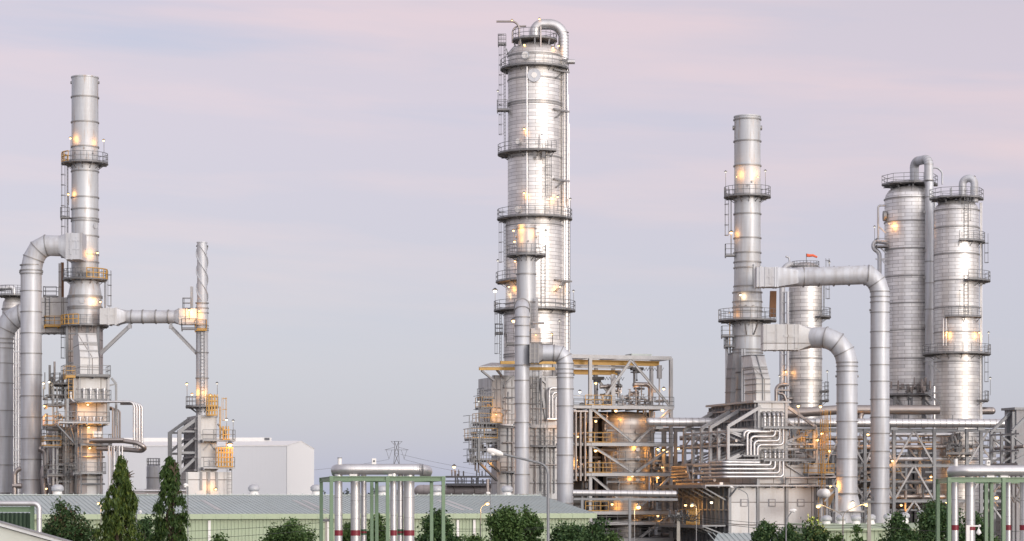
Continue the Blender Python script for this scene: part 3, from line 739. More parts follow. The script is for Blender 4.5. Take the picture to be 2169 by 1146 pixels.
# ================================================================== CENTRE GROUP
t = Thing('distillation_column', 'tallest column, shiny jacketed drum with gooseneck pipe over its domed top', 'column', 1132.5, 268)
m, z = t.m, t.z
b = MB()
prof = [(m(65.5),0),(m(65.5),z(662)),(m(61.5),z(648)),(m(61.5),z(472)),(m(57),z(455)),(m(57),z(121)),(m(54),z(111)),(m(45),z(102)),(m(30),z(95)),(m(14),z(91)),(.01,z(90))]
b.lathe(prof, n=64); shellrings(b, t, [121,172,221,226,336], 57, t=.06); shellrings(b, t, [480,645], 61.5, t=.06); shellrings(b, t, [668,752,757], 65.5, t=.06)
ck = clad('main_column_jacket', m(60), (.79,.77,.74), 1.7, .42, .30, .9)
t.part('shell', b, [ck, M['ringm']])
b = MB()                                               # man-ways
for px, py, r, ro in ((1113,128,8.5,57),(1131,170,14,57),(1099,307,7,57),(1098,449,8,57)):
    a = math.asin((px-1132.5)/ro); d = Vector((math.sin(a),-math.cos(a),0)); c_ = d*m(ro-1)+Vector((0,0,z(py)))
    b.mat(1); b.tube([c_, c_+d*m(5)], m(r), 24); b.mat(0); b.tube([c_+d*m(5), c_+d*m(5.8)], m(r*.82 if r<10 else r*.42), 24)
t.part('manway', b, [M['white'], M['alu']])
# gooseneck overhead vapour line
b = MB(); r1, r2 = m(11), m(6)
pth = fillet([(0,-m(6),z(88)),(0,-m(6),z(53)),(m(61),-m(6),z(53)),(m(61),-m(6),z(128))], m(31), 10)
b.tube(pth, r1, 28); b.tube([(m(61),-m(6),z(128)),(m(61.5),-m(6),z(138)),(m(62),-m(6),z(600))], [r1,r2,r2], 20); b.tube([(m(62),-m(6),z(436)),(m(66),-m(6),z(444)),(m(67),-m(6),0)], m(6), 18)
b.tube(fillet([(m(61),-m(6),z(132)),(m(85),-m(6),z(132))],.3), m(5), 14)
b.mat(1)
for py in range(70,128,7): b.ring((m(61),-m(6),z(py)),(0,0,1), r1, .05,.012,24)
for py in range(150,730,9): b.ring((m(62 if py<438 else 67),-m(6),z(py)),(0,0,1), r2, .05,.012,18)
b.ring((0,-m(6),z(80)),(0,0,1),r1,.3,.1,24); 
t.part('overhead_pipe', b, [M['jacket'], M['ringm']])
b = MB()
for py in (155,238,385): 
    b.beam((m(40),-m(45),z(py)),(m(73),-m(8),z(py)),.16,.2); b.beam((m(45),-m(42),z(py+18)),(m(62),-m(8),z(py)),.12)
for py in (597,): b.beam((m(42),-m(48),z(py)),(m(78),-m(8),z(py)),.16,.2); b.beam((m(44),-m(48),z(py+24)),(m(66),-m(8),z(py)),.14)
t.part('pipe_bracket', b, M['ringm'])
b = MB()
for px, y0, y1, ro, rr in ((1115.5,152,470,58,1.6),(1144,293,330,60,1.3)):
    x = m(px-1132.5); y = -math.sqrt(max(.1,m(ro)**2-x*x))-.15; b.tube([(x,y,z(y0)),(x,y,z(y1))], m(rr), 8)
x = m(1144-1132.5); b.tube([(x,-m(58),z(293)),(m(1190-1132.5),-m(18),z(297))], m(1.2), 8)
for k in range(3): b.tube([(m(69+k*2.2),m(10*k-10),0),(m(69+k*2.2),m(10*k-10),z(140+k*60))], m(1.3), 8)
t.part('small_pipe', b, M['jacket'])
p = platform(t, 86, 8, 48, brk=False)
deck(t, -m(78), -m(60), -m(10), m(8), z(93), sides='flb')
b = MB()
for k in range(8):
    a = 2*PI*k/8; b.beam((m(40)*math.cos(a),m(40)*math.sin(a),z(106)),(m(44)*math.cos(a),m(44)*math.sin(a),z(88)),.16)
b.beam((-m(60),-m(5),z(104)),(-m(56),-m(5),z(118)),.12); b.beam((-m(60),-m(5),z(118)),(-m(40),-m(5),z(96)),.12)
t.part('top_support', b, M['steel'])
b = MB()                                               # relief vents
b.tube(fillet([(-m(81),-m(12),z(48)),(-m(42),-m(12),z(48)),(-m(33),-m(12),z(58)),(-m(33),-m(12),z(140))], 1.2), m(2.2), 10)
b.tube(fillet([(-m(18),-m(4),z(56)),(-m(40),-m(4),z(57)),(-m(47),-m(4),z(66)),(-m(47),-m(4),z(92))], .9), m(1.9), 10)
b.tube([(m(12),-m(52),z(148)),(m(12),-m(48),z(66))], m(1.7), 8)
t.part('relief_vent', b, M['jackbr'])
platform(t, 147, 55, 73)
deck(t, -m(80), -m(57), -m(20), m(5), z(234), sides='flb')
platform(t, 327, 57, 79, -205, -55); platform(t, 464, 57, 80)
platform(t, 658, 62, 87); platform(t, 597, 61, 83, 165, 262)
deck(t, -m(84), -m(67), -m(12), m(8), z(706), sides='flb')
ladder(t, -m(63), -m(10), z(327), z(93), 200); ladder(t, m(27), -m(57), z(464), z(327), -75); ladder(t, -m(63), -m(12), z(597), z(464), 200)
ladder(t, m(18), -m(62), z(658), z(540), -80, False); ladder(t, -m(72), -m(10), z(790), z(658), 200); ladder(t, m(75), m(6), z(740), z(464), 0, False)
b = MB()
for px in (1132, 1150): b.beam((m(px-1132),-m(66),z(331)),(m(px-1132),-m(66),z(344)),.35)
t.part('hanger_plate', b, M['dark'])
for (px,py,ro,pw,pole,warm) in ((1110,284,62,55,1.5,1),(1110,418,64,65,1.5,1),(1180,424,63,75,1.5,1),(1091,560,68,60,1.5,1),(1078,612,66,60,1.3,1),(1185,612,66,60,1.5,1)):
    x = m(px-1132.5); y = -math.sqrt(max(.2, m(ro+8)**2-x*x)) ; floodlight(t, (x,y,z(py)), pole, pw, warm, off=(.05,.3,-.1))
floodlight(t, (-m(84),-m(8),z(617)), 2.2, 40, False, r=.2); floodlight(t, (m(82),-m(8),z(618)), 2.2, 10, False, dim=True); floodlight(t, (m(75),-m(20),z(425)), 2.2, 10, False, dim=True)
floodlight(t, (-m(78),-m(6),z(553)), 2.2, 8, False, dim=True); floodlight(t, (-m(22),-m(45),z(104)), .6, 60, True, off=(0,.1,-.2)); floodlight(t, (m(38),-m(36),z(108)), .6, 50, True, off=(0,.1,-.2))
floodlight(t, (m(10),-m(8),z(42)), 0, 6, True, r=.1); floodlight(t, (-m(48),-m(12),z(46)), 0, 4, True, r=.1); floodlight(t, (m(50),-m(30),z(103)), .8, 30, True)
floodlight(t, (-m(78),-m(10),z(195)), 2, 0, False, dim=True, r=.1)

# ---- furnace casing with its own short stack
f = Thing('furnace', 'large pale panelled furnace casing with a shed roofed deck below the tallest column', 'furnace', 1059, 246, YAW)
m, z, q = f.m, f.z, f.q
def X(px, ly=0): return q(px, 0, ly).x
def Zf(py, ly=0): return q(1100, py, ly).z
b = MB(); b.box(X(1063,.5), X(1182,.5), .5, 9, Zf(902), Zf(795)); b.mat(1)
for px in (1063,1139,1158): b.box(X(px,.4)-.15, X(px,.4)+.15, .35, .55, Zf(902), Zf(795))
for py in (797,820,854,876): b.box(X(1062,.4), X(1182,.4), .4, .52, Zf(py)-.07, Zf(py)+.07)
b.beam(q(1066,816,.4), q(1089,797,.4), .2); b.beam(q(1142,795,.4), q(1157,888,.4), .28); b.beam(q(1124,818,.4), q(1150,797,.4), .16); b.beam(q(1157,812,.4), q(1139,797,.4), .2)
f.part('upper_casing', b, [M['panel'], M['steelw']])
b = MB(); b.box(X(1042,.3), X(1063,.3), .3, 1.4, Zf(896), Zf(805)); b.box(X(1046,.5), X(1062,.5), .5, 1.2, Zf(805), Zf(795)); b.mat(1)
for px in (1042,1052,1062): b.box(X(px,.25)-.06, X(px,.25)+.06, .22, .32, Zf(896), Zf(806))
f.part('side_casing', b, [M['panelb'], M['steelw']])
b = MB(); xa_, xb_ = X(1055,.2), X(1184,.2); pl = [(xa_,.2),(xb_,.2),(xb_,11),(xa_+3.2,11),(xa_,2.6)]; n_ = len(pl); b.add([(x,y,0) for x,y in pl]+[(x,y,Zf(905)) for x,y in pl], [tuple(range(n_-1,-1,-1)),tuple(range(n_,2*n_))]+[(i,(i+1)%n_,n_+(i+1)%n_,n_+i) for i in range(n_)]); b.mat(1)
for px in (1056,1157,): b.box(X(px,.1)-.18, X(px,.1)+.18, .05, .25, 0, Zf(905))
for py in (914,921,968,1022): b.box(X(1056,.1), X(1184,.1), .1, .22, Zf(py)-.07, Zf(py)+.07)
b.box(X(1048,-.3), X(1186,-.3), -.3, 2.8, Zf(906), Zf(899))
f.part('lower_casing', b, [M['panel'], M['steelw']])
for k, (r_, xo) in enumerate(((3,1169),(3,1174),(3,1179))):
    b = MB(); pts = [q(1184,822+k*10,-.2), q(xo-6+k*2,822+k*10,-.2), q(xo-6+k*2,886,-.2)]
    b.tube(fillet(pts,.4), m(2.6), 12); f.part('bent_pipe', b, M['jacket'])
b = MB(); b.tube([q(1048,900,-.4), q(1092,901,-.4)], m(3), 12); b.tube([q(1158,888,-.2), q(1184,888,-.2)], m(3.5), 12); f.part('header_pipe', b, M['jacket'])
for k, (pa, ya, pb, yb) in enumerate(((1070,800,1070,900),(1076,830,1076,1040),(1086,905,1086,1045),(1129,830,1129,900),(1134,905,1134,1045),(1146,800,1146,1040),(1166,915,1166,1045),(1174,905,1174,1045),(1064,938,1090,938),(1124,945,1180,945),(1124,985,1180,985),(1064,1000,1088,1000),(1124,865,1158,865),(1068,842,1090,842))):
    b = MB(); b.tube([q(pa,ya,.02), q(pb,yb,.02)], (.045,.07,.1)[k%3], 8); b.mat(1)
    for j in (.2,.5,.8): c_ = q(pa,ya,.02).lerp(q(pb,yb,.02),j); b.box(c_.x-.12,c_.x+.12,c_.y-.02,c_.y+.22,c_.z-.06,c_.z+.06)
    f.part('service_pipe', b, [M['steel'] if k%2 else M['jackbr'], M['ringm']])
ladder(f, X(1150,.0), -.1, 0, Zf(906), -90, True); ladder(f, X(1133,.1), .1, Zf(898), Zf(797), -90, True)
for pa, pb, py in ((1122,1182,945),(1060,1092,1000)): deck(f, X(pa,-.7), X(pb,-.7), -.7, .15, Zf(py), False, 'f', .07, 'steel')
# shed roof with an ochre crane rail
b = MB(); b.hexa([q(1014,778,-2),q(1092,776,-2),q(1110,776,5),q(1040,776,5)], [q(1014,776,-2),q(1092,773,-2),q(1110,770,5),q(1040,768,5)]); f.part('shed_roof', b, M['steelw'])
b = MB(); b.beam(q(1015,781,-1.8), q(1175,781,-1.8), .25, .32); b.beam(q(1060,768,3), q(1180,768,3), .25, .32); f.part('crane_rail', b, M['crane'])
b = MB()
b.beam(q(1020,785,-1.8), q(1046,806,-1.2), .2); b.beam(q(1052,783,-1.8), q(1066,800,-.2), .2); b.beam(q(1094,781,-1.5), q(1094,830,-1.5), .2)
f.part('roof_strut', b, M['steelw'])
# decks and stair tower on the left flank
L_ = [(1008,918,1050,0),(1004,954,1056,0),(1022,845,1046,0),(1018,864,1042,1),(1012,898,1062,1),(995,930,1052,1),(1012,936,1056,0),(1000,974,1056,0)]
for pa, py, pb, yl in L_: deck(f, X(pa,-.8), X(pb,-.8), -1.2, 1.2, Zf(py), bool(yl), 'fl', mat='dark', t=.1)
b = MB()
for px in (994,998,1001,1005,1009,1016,1020,1024,1030,1036):
    for y in (-1.2, 1.4): b.beam((X(px,y),y,Zf(985)), (X(px,y),y,Zf(random.uniform(825,850) if px>1012 else random.uniform(880,905))), .055)
for py in range(840,985,14): xl_ = X(1016 if py < 880 else 994,-1.2); b.beam((xl_,-1.2,Zf(py)), (X(1040,-1.2),-1.2,Zf(py)), .05); b.beam((xl_,-1.2,Zf(py)), (xl_,1.0,Zf(py)), .05)
b.beam((X(1010,-1),-1,Zf(976)), (X(1052,0),0,Zf(1018)), .2); b.beam((X(1030,-1),-1,Zf(976)), (X(1056,0),0,Zf(998)), .2); b.beam((X(994,-1),-1,Zf(980)), (X(1012,-1),-1,Zf(930)), .1)
for px in (1014,): b.beam((X(px,-1.2),-1.2,Zf(976)), (X(px,-1.2),-1.2,Zf(930)), .3)
f.part('scaffold', b, M['rail'])
b = MB(); b.tube([q(1024,917,0), q(1052,917,0)], m(4.5), 14); b.tube([q(1020,925,0), q(1052,925,0)], m(3), 12); b.tube([q(1033,1015,-.3), q(1033,1050,-.3)], m(3.5), 12)
for k in range(44):
    py_ = random.uniform(850,1005); p = q(random.uniform(1022 if py_ < 905 else 1000,1052), py_, random.uniform(0,2)); b.tube([p, p+Vector(random.choice([(1,0,0),(0,0,1)]))*random.uniform(.5,1.8)], random.uniform(.05,.12), 8)
f.part('flank_piping', b, M['jackbr'])
floodlight(f, q(1014,850,-1.2), 2, 8, False, dim=True); floodlight(f, q(1051,878,-.5), 0, 120, True, off=(0,-.3,-.1), r=.06); floodlight(f, q(1039,981,-.5), 0, 120, True, r=.12)
floodlight(f, q(1196,900,-1.5), 0, 120, True)

s = Thing('smokestack', 'short blunt amber lit stack standing in front of the tallest column', 'smokestack', 1114.7, 252)
m, z = s.m, s.z; b = MB()
b.lathe([(m(20),z(800)),(m(20),z(479)),(m(21.2),z(479)),(m(21.2),z(476.5)),(m(18),z(476.5)),(m(18),z(490))], n=40)
shellrings(b, s, [484,535,581,640,700], 20)
for a in (0,PI): d = Vector((math.cos(a),0,0)); b.mat(1); b.tube([d*m(19)+Vector((0,0,z(502))), d*m(22.5)+Vector((0,0,z(502)))], m(3), 10)
b.mat(1); b.tube([(m(4),-m(19),z(513)),(m(4),-m(21.5),z(513))], m(2), 10)
b.mat(0); b.box(m(10),m(30),-m(24),m(10),z(728),z(697)); b.box(-m(14),m(34),-m(22),m(16),z(797),z(728))
s.part('shell', b, [M['alur'], M['ringm']])
platform(s, 541, 20, 42); deck(s, -m(43), m(56), -m(40), -m(8), z(730), sides='flr')
ladder(s, m(16), -m(22), z(728), z(640), -90, False)
b = MB(); b.beam((m(22),-m(22),z(700)),(m(22),-m(22),z(632)), .28); b.tube([(m(14),-m(24),z(686)),(m(38),-m(24),z(686))], m(2.4), 10); s.part('davit_post', b, M['steelw'])
floodlight(s, (-m(27),-m(13),z(490)), 1.6, 150, True, off=(.55,-.55,.2)); floodlight(s, (-m(25),-m(20),z(514)), 1, 60, True, off=(.3,-.3,.3))
floodlight(s, (m(25),-m(16),z(497)), 1.6, 90, True, off=(-.35,-.3,0), r=.08); floodlight(s, (m(41),-m(12),z(491)), 2.2, 8, False, dim=True)
floodlight(s, (-m(27),-m(40),z(683)), 2.2, 30, True, r=.2); floodlight(s, (m(54),-m(14),z(709)), 0, 80, True, r=.1); floodlight(s, (m(20),-m(34),z(712)), 0, 50, True, r=.07); floodlight(s, (m(70),-m(14),z(681)), 2, 6, False, dim=True)

def simpleduct(name, label, px, Y, pts, r, rings, mat='alu', base=None, n=36):
    """a flue duct; pts in photo pixels relative to its foot"""
    t = Thing('flue_duct', label, 'duct', px, Y); m, z = t.m, t.z; b = MB()
    P = [Vector((m(a), t.m(c), z(py) if py is not None else 0)) for a, py, c in pts]
    b.tube(P, m(r), n); b.mat(1)
    for py in rings: b.ring((0,0,z(py)), (0,0,1), m(r), .1, .07, n)
    for i in range(1, len(P)-1): b.ring(P[i], P[i+1]-P[i-1], m(r)*1.01, .09, .07, n)
    t.part('duct', b, [M[mat], M['ringm']]); return t
t = simpleduct('', 'narrower silver flue duct rising straight up the face of the central furnace', 1106, 242,
    [(0,None,0),(0,672,0),(0,658,4),(0,648,14),(0,645,40),(0,645,120)], 15.6, [1047,1005,948,895,855,806,774,731,713,690])
m, z = t.m, t.z; b = MB()
for a in (-1,1):
    for py in (899,904): b.tube([(a*m(14.5),-m(3),z(py)),(a*m(19),-m(3),z(py))], m(2), 8)
t.part('lifting_lug', b, M['ringm'])
t = simpleduct('', 'wider silver flue duct bending over from a square box onto the central furnace', 1197, 241,
    [(0,None,0),(0,770,0),(-3,758,0),(-11,750,0),(-24,748,0),(-48,748,0)], 17.4, [1066,1024,964,927,860,824,800,791,782])
m, z = t.m, t.z; b = MB()
n = 24; r0 = [(-m(47), m(17.4)*math.cos(2*PI*k/n), z(748)+m(17.4)*math.sin(2*PI*k/n)) for k in range(n)]
def sqn(k, h): c_, s_ = math.cos(2*PI*k/24), math.sin(2*PI*k/24); g_ = max(abs(c_),abs(s_)); return c_/g_*h, s_/g_*h
r1 = [(-m(56), sqn(k,m(19.5))[0], z(749)+sqn(k,m(19.5))[1]) for k in range(n)]
b.add(r0+r1, [(k,(k+1)%n,n+(k+1)%n,n+k) for k in range(n)])
b.box(-m(74), -m(56), -m(19.5), m(19.5), z(769), z(730)); b.mat(1)
for xx in (-74,-65,-57): b.box(m(xx)-.08, m(xx)+.08, -m(21), m(21), z(770), z(729))
for py in (740,750,760): b.box(-m(73), -m(57), -m(20.5), -m(19.4), z(py)-.06, z(py)+.06)
t.part('inlet_box', b, [M['ribs'], M['ringm']])
b = MB()
for a in (-1,1):
    for py in (794,941,1018): b.tube([(a*m(16),-m(3),z(py)),(a*m(20),-m(3),z(py))], m(2), 8)
t.part('lifting_lug', b, M['ringm'])

# ---- open steel building with reactor
f = Thing('reactor_structure', 'open steel building with diagonal braces and yellow crane beams around a fat vessel', 'structure', 1250, 258, YAW)
m, z, q = f.m, f.z, f.q
def X(px, ly=0): return q(px, 0, ly).x
def Zf(py, ly=0): return f.q(1330, py, ly).z
WX = X(1421); D_ = 6.0; XL = -2.2
for ly, xs in ((0,(0,WX)),(D_,(XL, 2.9, 5.0, WX))):
    for x in xs:
        b = MB(); b.ibeam((x,ly,0),(x,ly,Zf(757,0)),.36,.36); f.part('column', b, M['steelw'])
zs = [Zf(860),Zf(938.5),Zf(1002),Zf(1083),Zf(1105),Zf(1140)]; zr = Zf(757)
b = MB()
for ly in (0, D_): b.beam((XL-.5,ly,zr),(WX,ly,zr),.3,.42)
for x in (0,WX,3.5): b.beam((x,0,zr),(x,D_,zr),.25,.3)
b.beam((XL-.5,2.2,zr-1.0),(6,2.2,zr-1.0),.2,.3)
f.part('roof_beam', b, M['steelw'])
b = MB(); b.box(WX*.55, WX*.80, 1, 3, zr+.22, zr+.5); f.part('roof_cover', b, M['roofg'])
for ly, x0, x1, dz in ((1.6,XL,WX-.8,.55),(4.2,XL+.4,5.2,1.5)):
    b = MB(); b.ibeam((x0,ly,zr-dz),(x1,ly,zr-dz),.3,.55); f.part('crane_beam', b, M['crane'])
b = MB()
for x, ly, dz in ((6.2,1.6,1.1),(2.4,4.2,2.1)):
    b.box(x-.7,x+.7,ly-.3,ly+.3,zr-dz-.25,zr-dz+.1); b.box(x-.35,x+.3,ly-.4,ly+.4,zr-dz-.55,zr-dz-.25); b.tube([(x,ly,zr-dz-.5),(x,ly,zr-dz-1.3)],.05,6); b.ball((x,ly,zr-dz-1.35),.12,8)
    for k in range(7): b.tube([(x+.8+k*.35,ly,zr-dz+.1),(x+.95+k*.35,ly,zr-dz-.25),(x+1.15+k*.35,ly,zr-dz+.1)],.025,5)
f.part('crane_hoist', b, M['black'])
for i, zz in enumerate(zs):
    deck(f, XL, WX+.3, -.3 if i<1 else -.2, D_+1, zz, False, 'fb' if i<4 else 'f', .14, 'dark', name='floor_deck')
    b = MB(); b.beam((-.0,-.4,zz-.18),(WX+.2,-.4,zz-.18),.12,.36); b.beam((XL,-.35,zz-.2),(0,-.35,zz-.2),.12,.3); f.part('edge_beam', b, M['steelw'])
    g = MB(); g.rail([(-.7,-.45,zz),(2.4 if i<3 else 2,-.45,zz)], 1.15, .06, 1.0)
    if i < 4: f.part('gate_railing', g, M['yellow'])
b = MB()
for (x0,z0,x1,z1,ly) in ((1.0,zs[0],WX*.5,zr-.3,-.1),(WX-.2,zs[0]+.1,WX*.5,zr-.3,-.1),(0.1,zs[0]-.3,WX*.52,zs[1]+.1,-.1),(WX,zs[0]-.3,WX*.56,zs[1]+.1,-.1),(.1,zs[1]-.3,WX*.52,zs[2]+.1,-.1),(WX,zs[1]-.4,WX*.56,zs[2]+.1,-.1),(.1,zs[2]-.3,WX*.4,zs[3]+1,-.1),(WX,zs[2]-.3,WX*.62,zs[3]+.6,-.1),(XL,zs[0]+3,1.2,zr-1.2,D_),(5.4,zs[0]+.6,2.4,zr-1.4,D_),(WX,zs[3]-.3,WX*.6,zs[5],-.1)):
    b.ibeam((x0,ly,z0),(x1,ly,z1),.22,.26)
f.part('diagonal_brace', b, M['steelw'])
b = MB()                                                # top equipment
for k in range(95):
    x = random.gauss(4.8,2.0); x = min(max(x,.9),WX-.9); ly = random.uniform(.8,4.8); zz = zs[0]+abs(random.gauss(0,.9)); d = random.choice([(1,0,0),(1,0,0),(0,0,1),(0,1,0)])
    p = Vector((x,ly,zz)); L0 = random.uniform(.3,1.4); r = random.uniform(.04,.16); b.mat(random.choice((0,0,1,2)))
    b.tube([p,p+Vector(d)*L0], r, 9)
    if random.random()<.5: b.ring(p+Vector(d)*L0*.5, d, r, .07, .08, 10)
    if random.random()<.25: b.tube([p,p+Vector((0,0,.5))],.04,6); b.ring(p+Vector((0,0,.5)),(0,0,1),.02,.04,.18,10)
b.mat(0); b.tube(fillet([(5.6,1,zs[0]+2.5),(7.6,1,zs[0]+2.5),(7.6,1,zs[0]+.6)],.5),.26,14); b.tube(fillet([(1.9,2,zs[0]+2.2),(4.4,2,zs[0]+2.4)],.4),.22,12)
b.mat(2)
for x in (4.0,5.9): b.tube([(x,1.6,zs[0]+2.2),(x,1.6,zs[0]+3.9)],.14,10); b.ring((x,1.6,zs[0]+3.9),(0,0,1),.14,.12,.3,14)
b.mat(1); b.tube([(WX-1.0,1,zs[0]),(WX-1.0,1,zs[0]+3.2)],.09,8); b.tube([(WX-1.0,1,zs[0]+3.2),(WX-1.0,1,zs[0]+4.7)],.3,12); b.box(2.9,3.4,1,1.2,zs[0],zs[0]+3.6); b.box(7.9,8.4,1.2,1.5,zs[0]+1.6,zs[0]+2.2)
f.part('top_piping', b, [M['jackbr'], M['steelw'], M['dark']])
b = MB(); vx = X(1326,3.4); vy = 3.4; r = m(52)
b.lathe([(r*.62,0),(r*.64,Zf(1100,3)),(r*.93,Zf(1085,3)),(r*.95,Zf(1010,3)),(r,Zf(990,3)),(r,Zf(894,3)),(r*.97,Zf(887,3)),(r*.85,Zf(880,3)),(r*.6,Zf(875,3)),(r*.3,Zf(872,3)),(.01,Zf(871,3))], n=48)
o = b; b2 = MB()
shellrings(b, f, [], 50)
vo = b.obj('vessel', [clad('reactor_jacket', m(52), (.56,.53,.505), 1.6, .45, .40, .9)], f.e); vo.location = (vx,vy,0)
b = MB()
for py in (914,933,952,972,996,1016): c_ = Vector((vx+.25,vy-r*.99,Zf(py,2))); b.tube([c_,c_+Vector((0,-.35,0))],m(4.2),16); b.ring(c_+Vector((0,-.3,0)),(0,1,0),m(4.2),.08,.06,16)
f.part('nozzle', b, M['jackbr'])
b = MB()
for i in range(3):
    for k in range(18):
        p = Vector((random.choice((random.uniform(XL,1.6),random.uniform(7,WX))), random.uniform(.5,5.5), random.uniform(zs[i+1],zs[i]-.6))); d = random.choice([(0,0,1),(0,0,1),(1,0,0),(0,1,0)]); b.mat(random.choice((0,0,1,2))); b.tube([p,p+Vector(d)*random.uniform(.6,3)],random.uniform(.05,.2),8)
for k in range(40):
    p = Vector((random.uniform(XL,WX), random.uniform(1,6), random.uniform(Zf(1146),zs[3]))); d = random.choice([(0,0,1),(1,0,0)]); b.mat(random.choice((0,1,2,2))); b.tube([p,p+Vector(d)*random.uniform(1,4)],random.uniform(.06,.25),8)
for k in range(3): b.mat(0); b.tube([(XL+.3+k*.55,-.6,zs[2]-.9),(XL+.3+k*.55,-.6,zs[0]-.7)],.14,10)
b.tube([(XL,-.6,zs[0]-.7),(XL+1.7,-.6,zs[0]-.7)],.16,10)
for i in range(3):                                       # hangers, valves and standpipes round the vessel
    for k in range(12):
        a = random.choice((random.uniform(-2.9,-2.1),random.uniform(-1.1,-.2))); rr = r+random.uniform(.3,.7); p = Vector((vx+rr*math.cos(a), vy+rr*math.sin(a), random.uniform(zs[i+1]+.2,zs[i]-1.4))); b.mat(random.choice((0,0,1)))
        L0 = random.uniform(.6,1.9); b.tube([p,p+Vector((0,0,L0))],random.uniform(.04,.10),8); b.ring(p+Vector((0,0,L0*.5)),(0,0,1),.09,.1,.07,10)
        if k%3==0: b.tube([p+Vector((0,0,L0)),p+Vector((random.uniform(-1.4,1.4),-.2,L0+.05))],.06,8)
f.part('process_piping', b, [M['jackbr'], M['steelw'], M['dark']])
for py, xa_, xb_ in ((973,1300,1375),(1021,1285,1368),(912,1285,1300)):
    deck(f, X(xa_,-.1), X(xb_,-.1), -.1, .5, Zf(py), False, 'f', .07, 'steel', h=.9)
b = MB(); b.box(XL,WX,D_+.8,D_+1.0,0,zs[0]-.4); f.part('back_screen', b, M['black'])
for (x,ly,zz,pw,warm) in ((.6,-.2,Zf(813),30,1),(-1.4,-.5,Zf(832),40,0),(6.0,1,Zf(815),30,1),(9.0,.4,Zf(822),40,1),(8.6,-.2,Zf(868),180,1),(.6,-.2,Zf(893),120,1),(8.2,.2,Zf(951),90,1),(.6,-.1,Zf(955),150,1),(8.2,.2,Zf(1011),120,1),(8.2,.2,Zf(1093),140,1),(-1.2,1.2,Zf(975),120,1),(-1,1.4,Zf(925),120,1),(6.0,.6,Zf(1068),60,1),(3,1,Zf(1068),120,1),(5,-.1,Zf(1008),110,1),(7.6,1,Zf(822),40,1),(9.3,.3,Zf(955),40,1),(3.2,.4,Zf(870),150,1),(5.6,.4,Zf(942),130,1)):
    floodlight(f, (x,ly,zz), 0, pw*1.3, bool(warm), r=.14 if pw<150 else .17, off=(0,.1,-.35))
t = Thing('pipe_header', 'level silver pipe crossing in front of the foot of the open steel building', 'pipe', 1325, 236, R(4)); m, z, q = t.m, t.z, t.q; b = MB()
b.tube([q(1213,1044),q(1432,1046)], m(6.5), 20); b.mat(1)
for k in range(16): x = q(1220+k*13.5,1044).x; b.ring((x,0,z(1044.7)),(1,0,0),m(6.5),.04,.015,20)
t.part('pipe', b, [M['jacket'], M['ringm']])
b = MB()
b.beam(q(1215,1057), q(1435,1058), .2, .25)
for px in (1233,1334): b.ibeam(q(px,1150), q(px,1056), .25,.3)
for px in (1233,1245,1338,1352): b.beam(q(px,1057), q(px,1050), .08)
t.part('support_frame', b, M['steel'])
# ================================================================== RIGHT GROUP
t = Thing('smokestack', 'plain silver stack right of centre with a pair of ducts leaving its right side', 'smokestack', 1583, 257)
m, z = t.m, t.z; b = MB()
b.lathe([(m(31),z(870)),(m(32),z(740)),(m(32),z(690)),(m(30.5),z(678)),(m(31),z(640)),(m(30),z(622)),(m(28.3),z(606)),(m(28),z(560)),(m(27.8),z(249)),(m(29),z(249)),(m(29),z(246.5)),(m(25),z(246.5)),(m(25),z(262))], n=48)
shellrings(b, t, [254,300,352,454,505,536,556,568,607], 28.2); shellrings(b, t, [620,640,652,660], 30.5); shellrings(b, t, [686,713,741,748,790,826,858], 32)
b.mat(0)
for xx in (-9,-14): b.box(m(xx)-.1,m(xx)+.1,-m(33),-m(28),z(858),z(741))
b.mat(1)
for a in (180,0): d = Vector((math.cos(R(a)),math.sin(R(a)),0)); b.tube([d*m(27)+Vector((0,0,z(271))),d*m(31)+Vector((0,0,z(271)))],m(5),14)
for px,py,r,ro in ((1590,388,2.4,28),(1581,396,2.4,28),(1556,651,3,30),(1565,651,3,30),(1577,651,3,30),(1592,651,3,30)):
    a = math.asin((px-1583)/ro); d = Vector((math.sin(a),-math.cos(a),0)); b.tube([d*m(ro-1)+Vector((0,0,z(py))),d*m(ro+3)+Vector((0,0,z(py)))],m(r),10)
b.mat(0); b.box(m(10),m(13),-m(30),-m(26),z(612),z(562)); b.box(m(24.5),m(29),-m(22),m(14),z(606),z(566))
t.part('shell', b, [M['alur'], M['ringm']])
platform(t, 417, 28, 50); platform(t, 679, 31, 62, h=1.2)
deck(t, -m(56), -m(30), -m(22), m(2), z(712), sides='fl'); deck(t, -m(50), -m(28), -m(18), m(4), z(733), sides='fl')
deck(t, -m(48), -m(28), -m(16), m(2), z(541), sides='fl', h=1.2)
ladder(t, -m(35), -m(6), z(541), z(417), 180); ladder(t, -m(38), -m(8), z(733), z(680), 180, False, True)
b = MB()
for px in (-11, 19): b.beam((m(px),-m(48),z(682)),(m(px+ (6 if px<0 else -9)),-m(33),z(711)),.12)
t.part('strut', b, M['ringm'])
b = MB(); b.tube([(-m(43),m(4),0),(-m(43),m(4),z(712))],m(3.4),12); b.tube([(-m(36),m(4),0),(-m(36),m(4),z(735))],m(2),10); t.part('drain_pipe', b, M['alu'])
b = MB(); b.hexa([(m(46),-m(8),z(672)),(m(60),-m(8),z(672)),(m(60),m(2),z(672)),(m(46),m(2),z(672))],[(m(48),-m(8),z(617)),(m(61),-m(8),z(617)),(m(61),m(2),z(617)),(m(48),m(2),z(617))]); t.part('davit_post', b, M['rustp'])
floodlight(t, (-m(47),-m(10),z(366)), 2.4, 25, False, dim=True); floodlight(t, (m(37),-m(10),z(364)), 2.4, 25, False, dim=True)
floodlight(t, (-m(25),-m(24),z(378)), 0, 110, True, r=.06, off=(.1,-.35,.3)); floodlight(t, (m(19),-m(30),z(379)), 0, 110, True, r=.06, off=(0,-.3,.3))
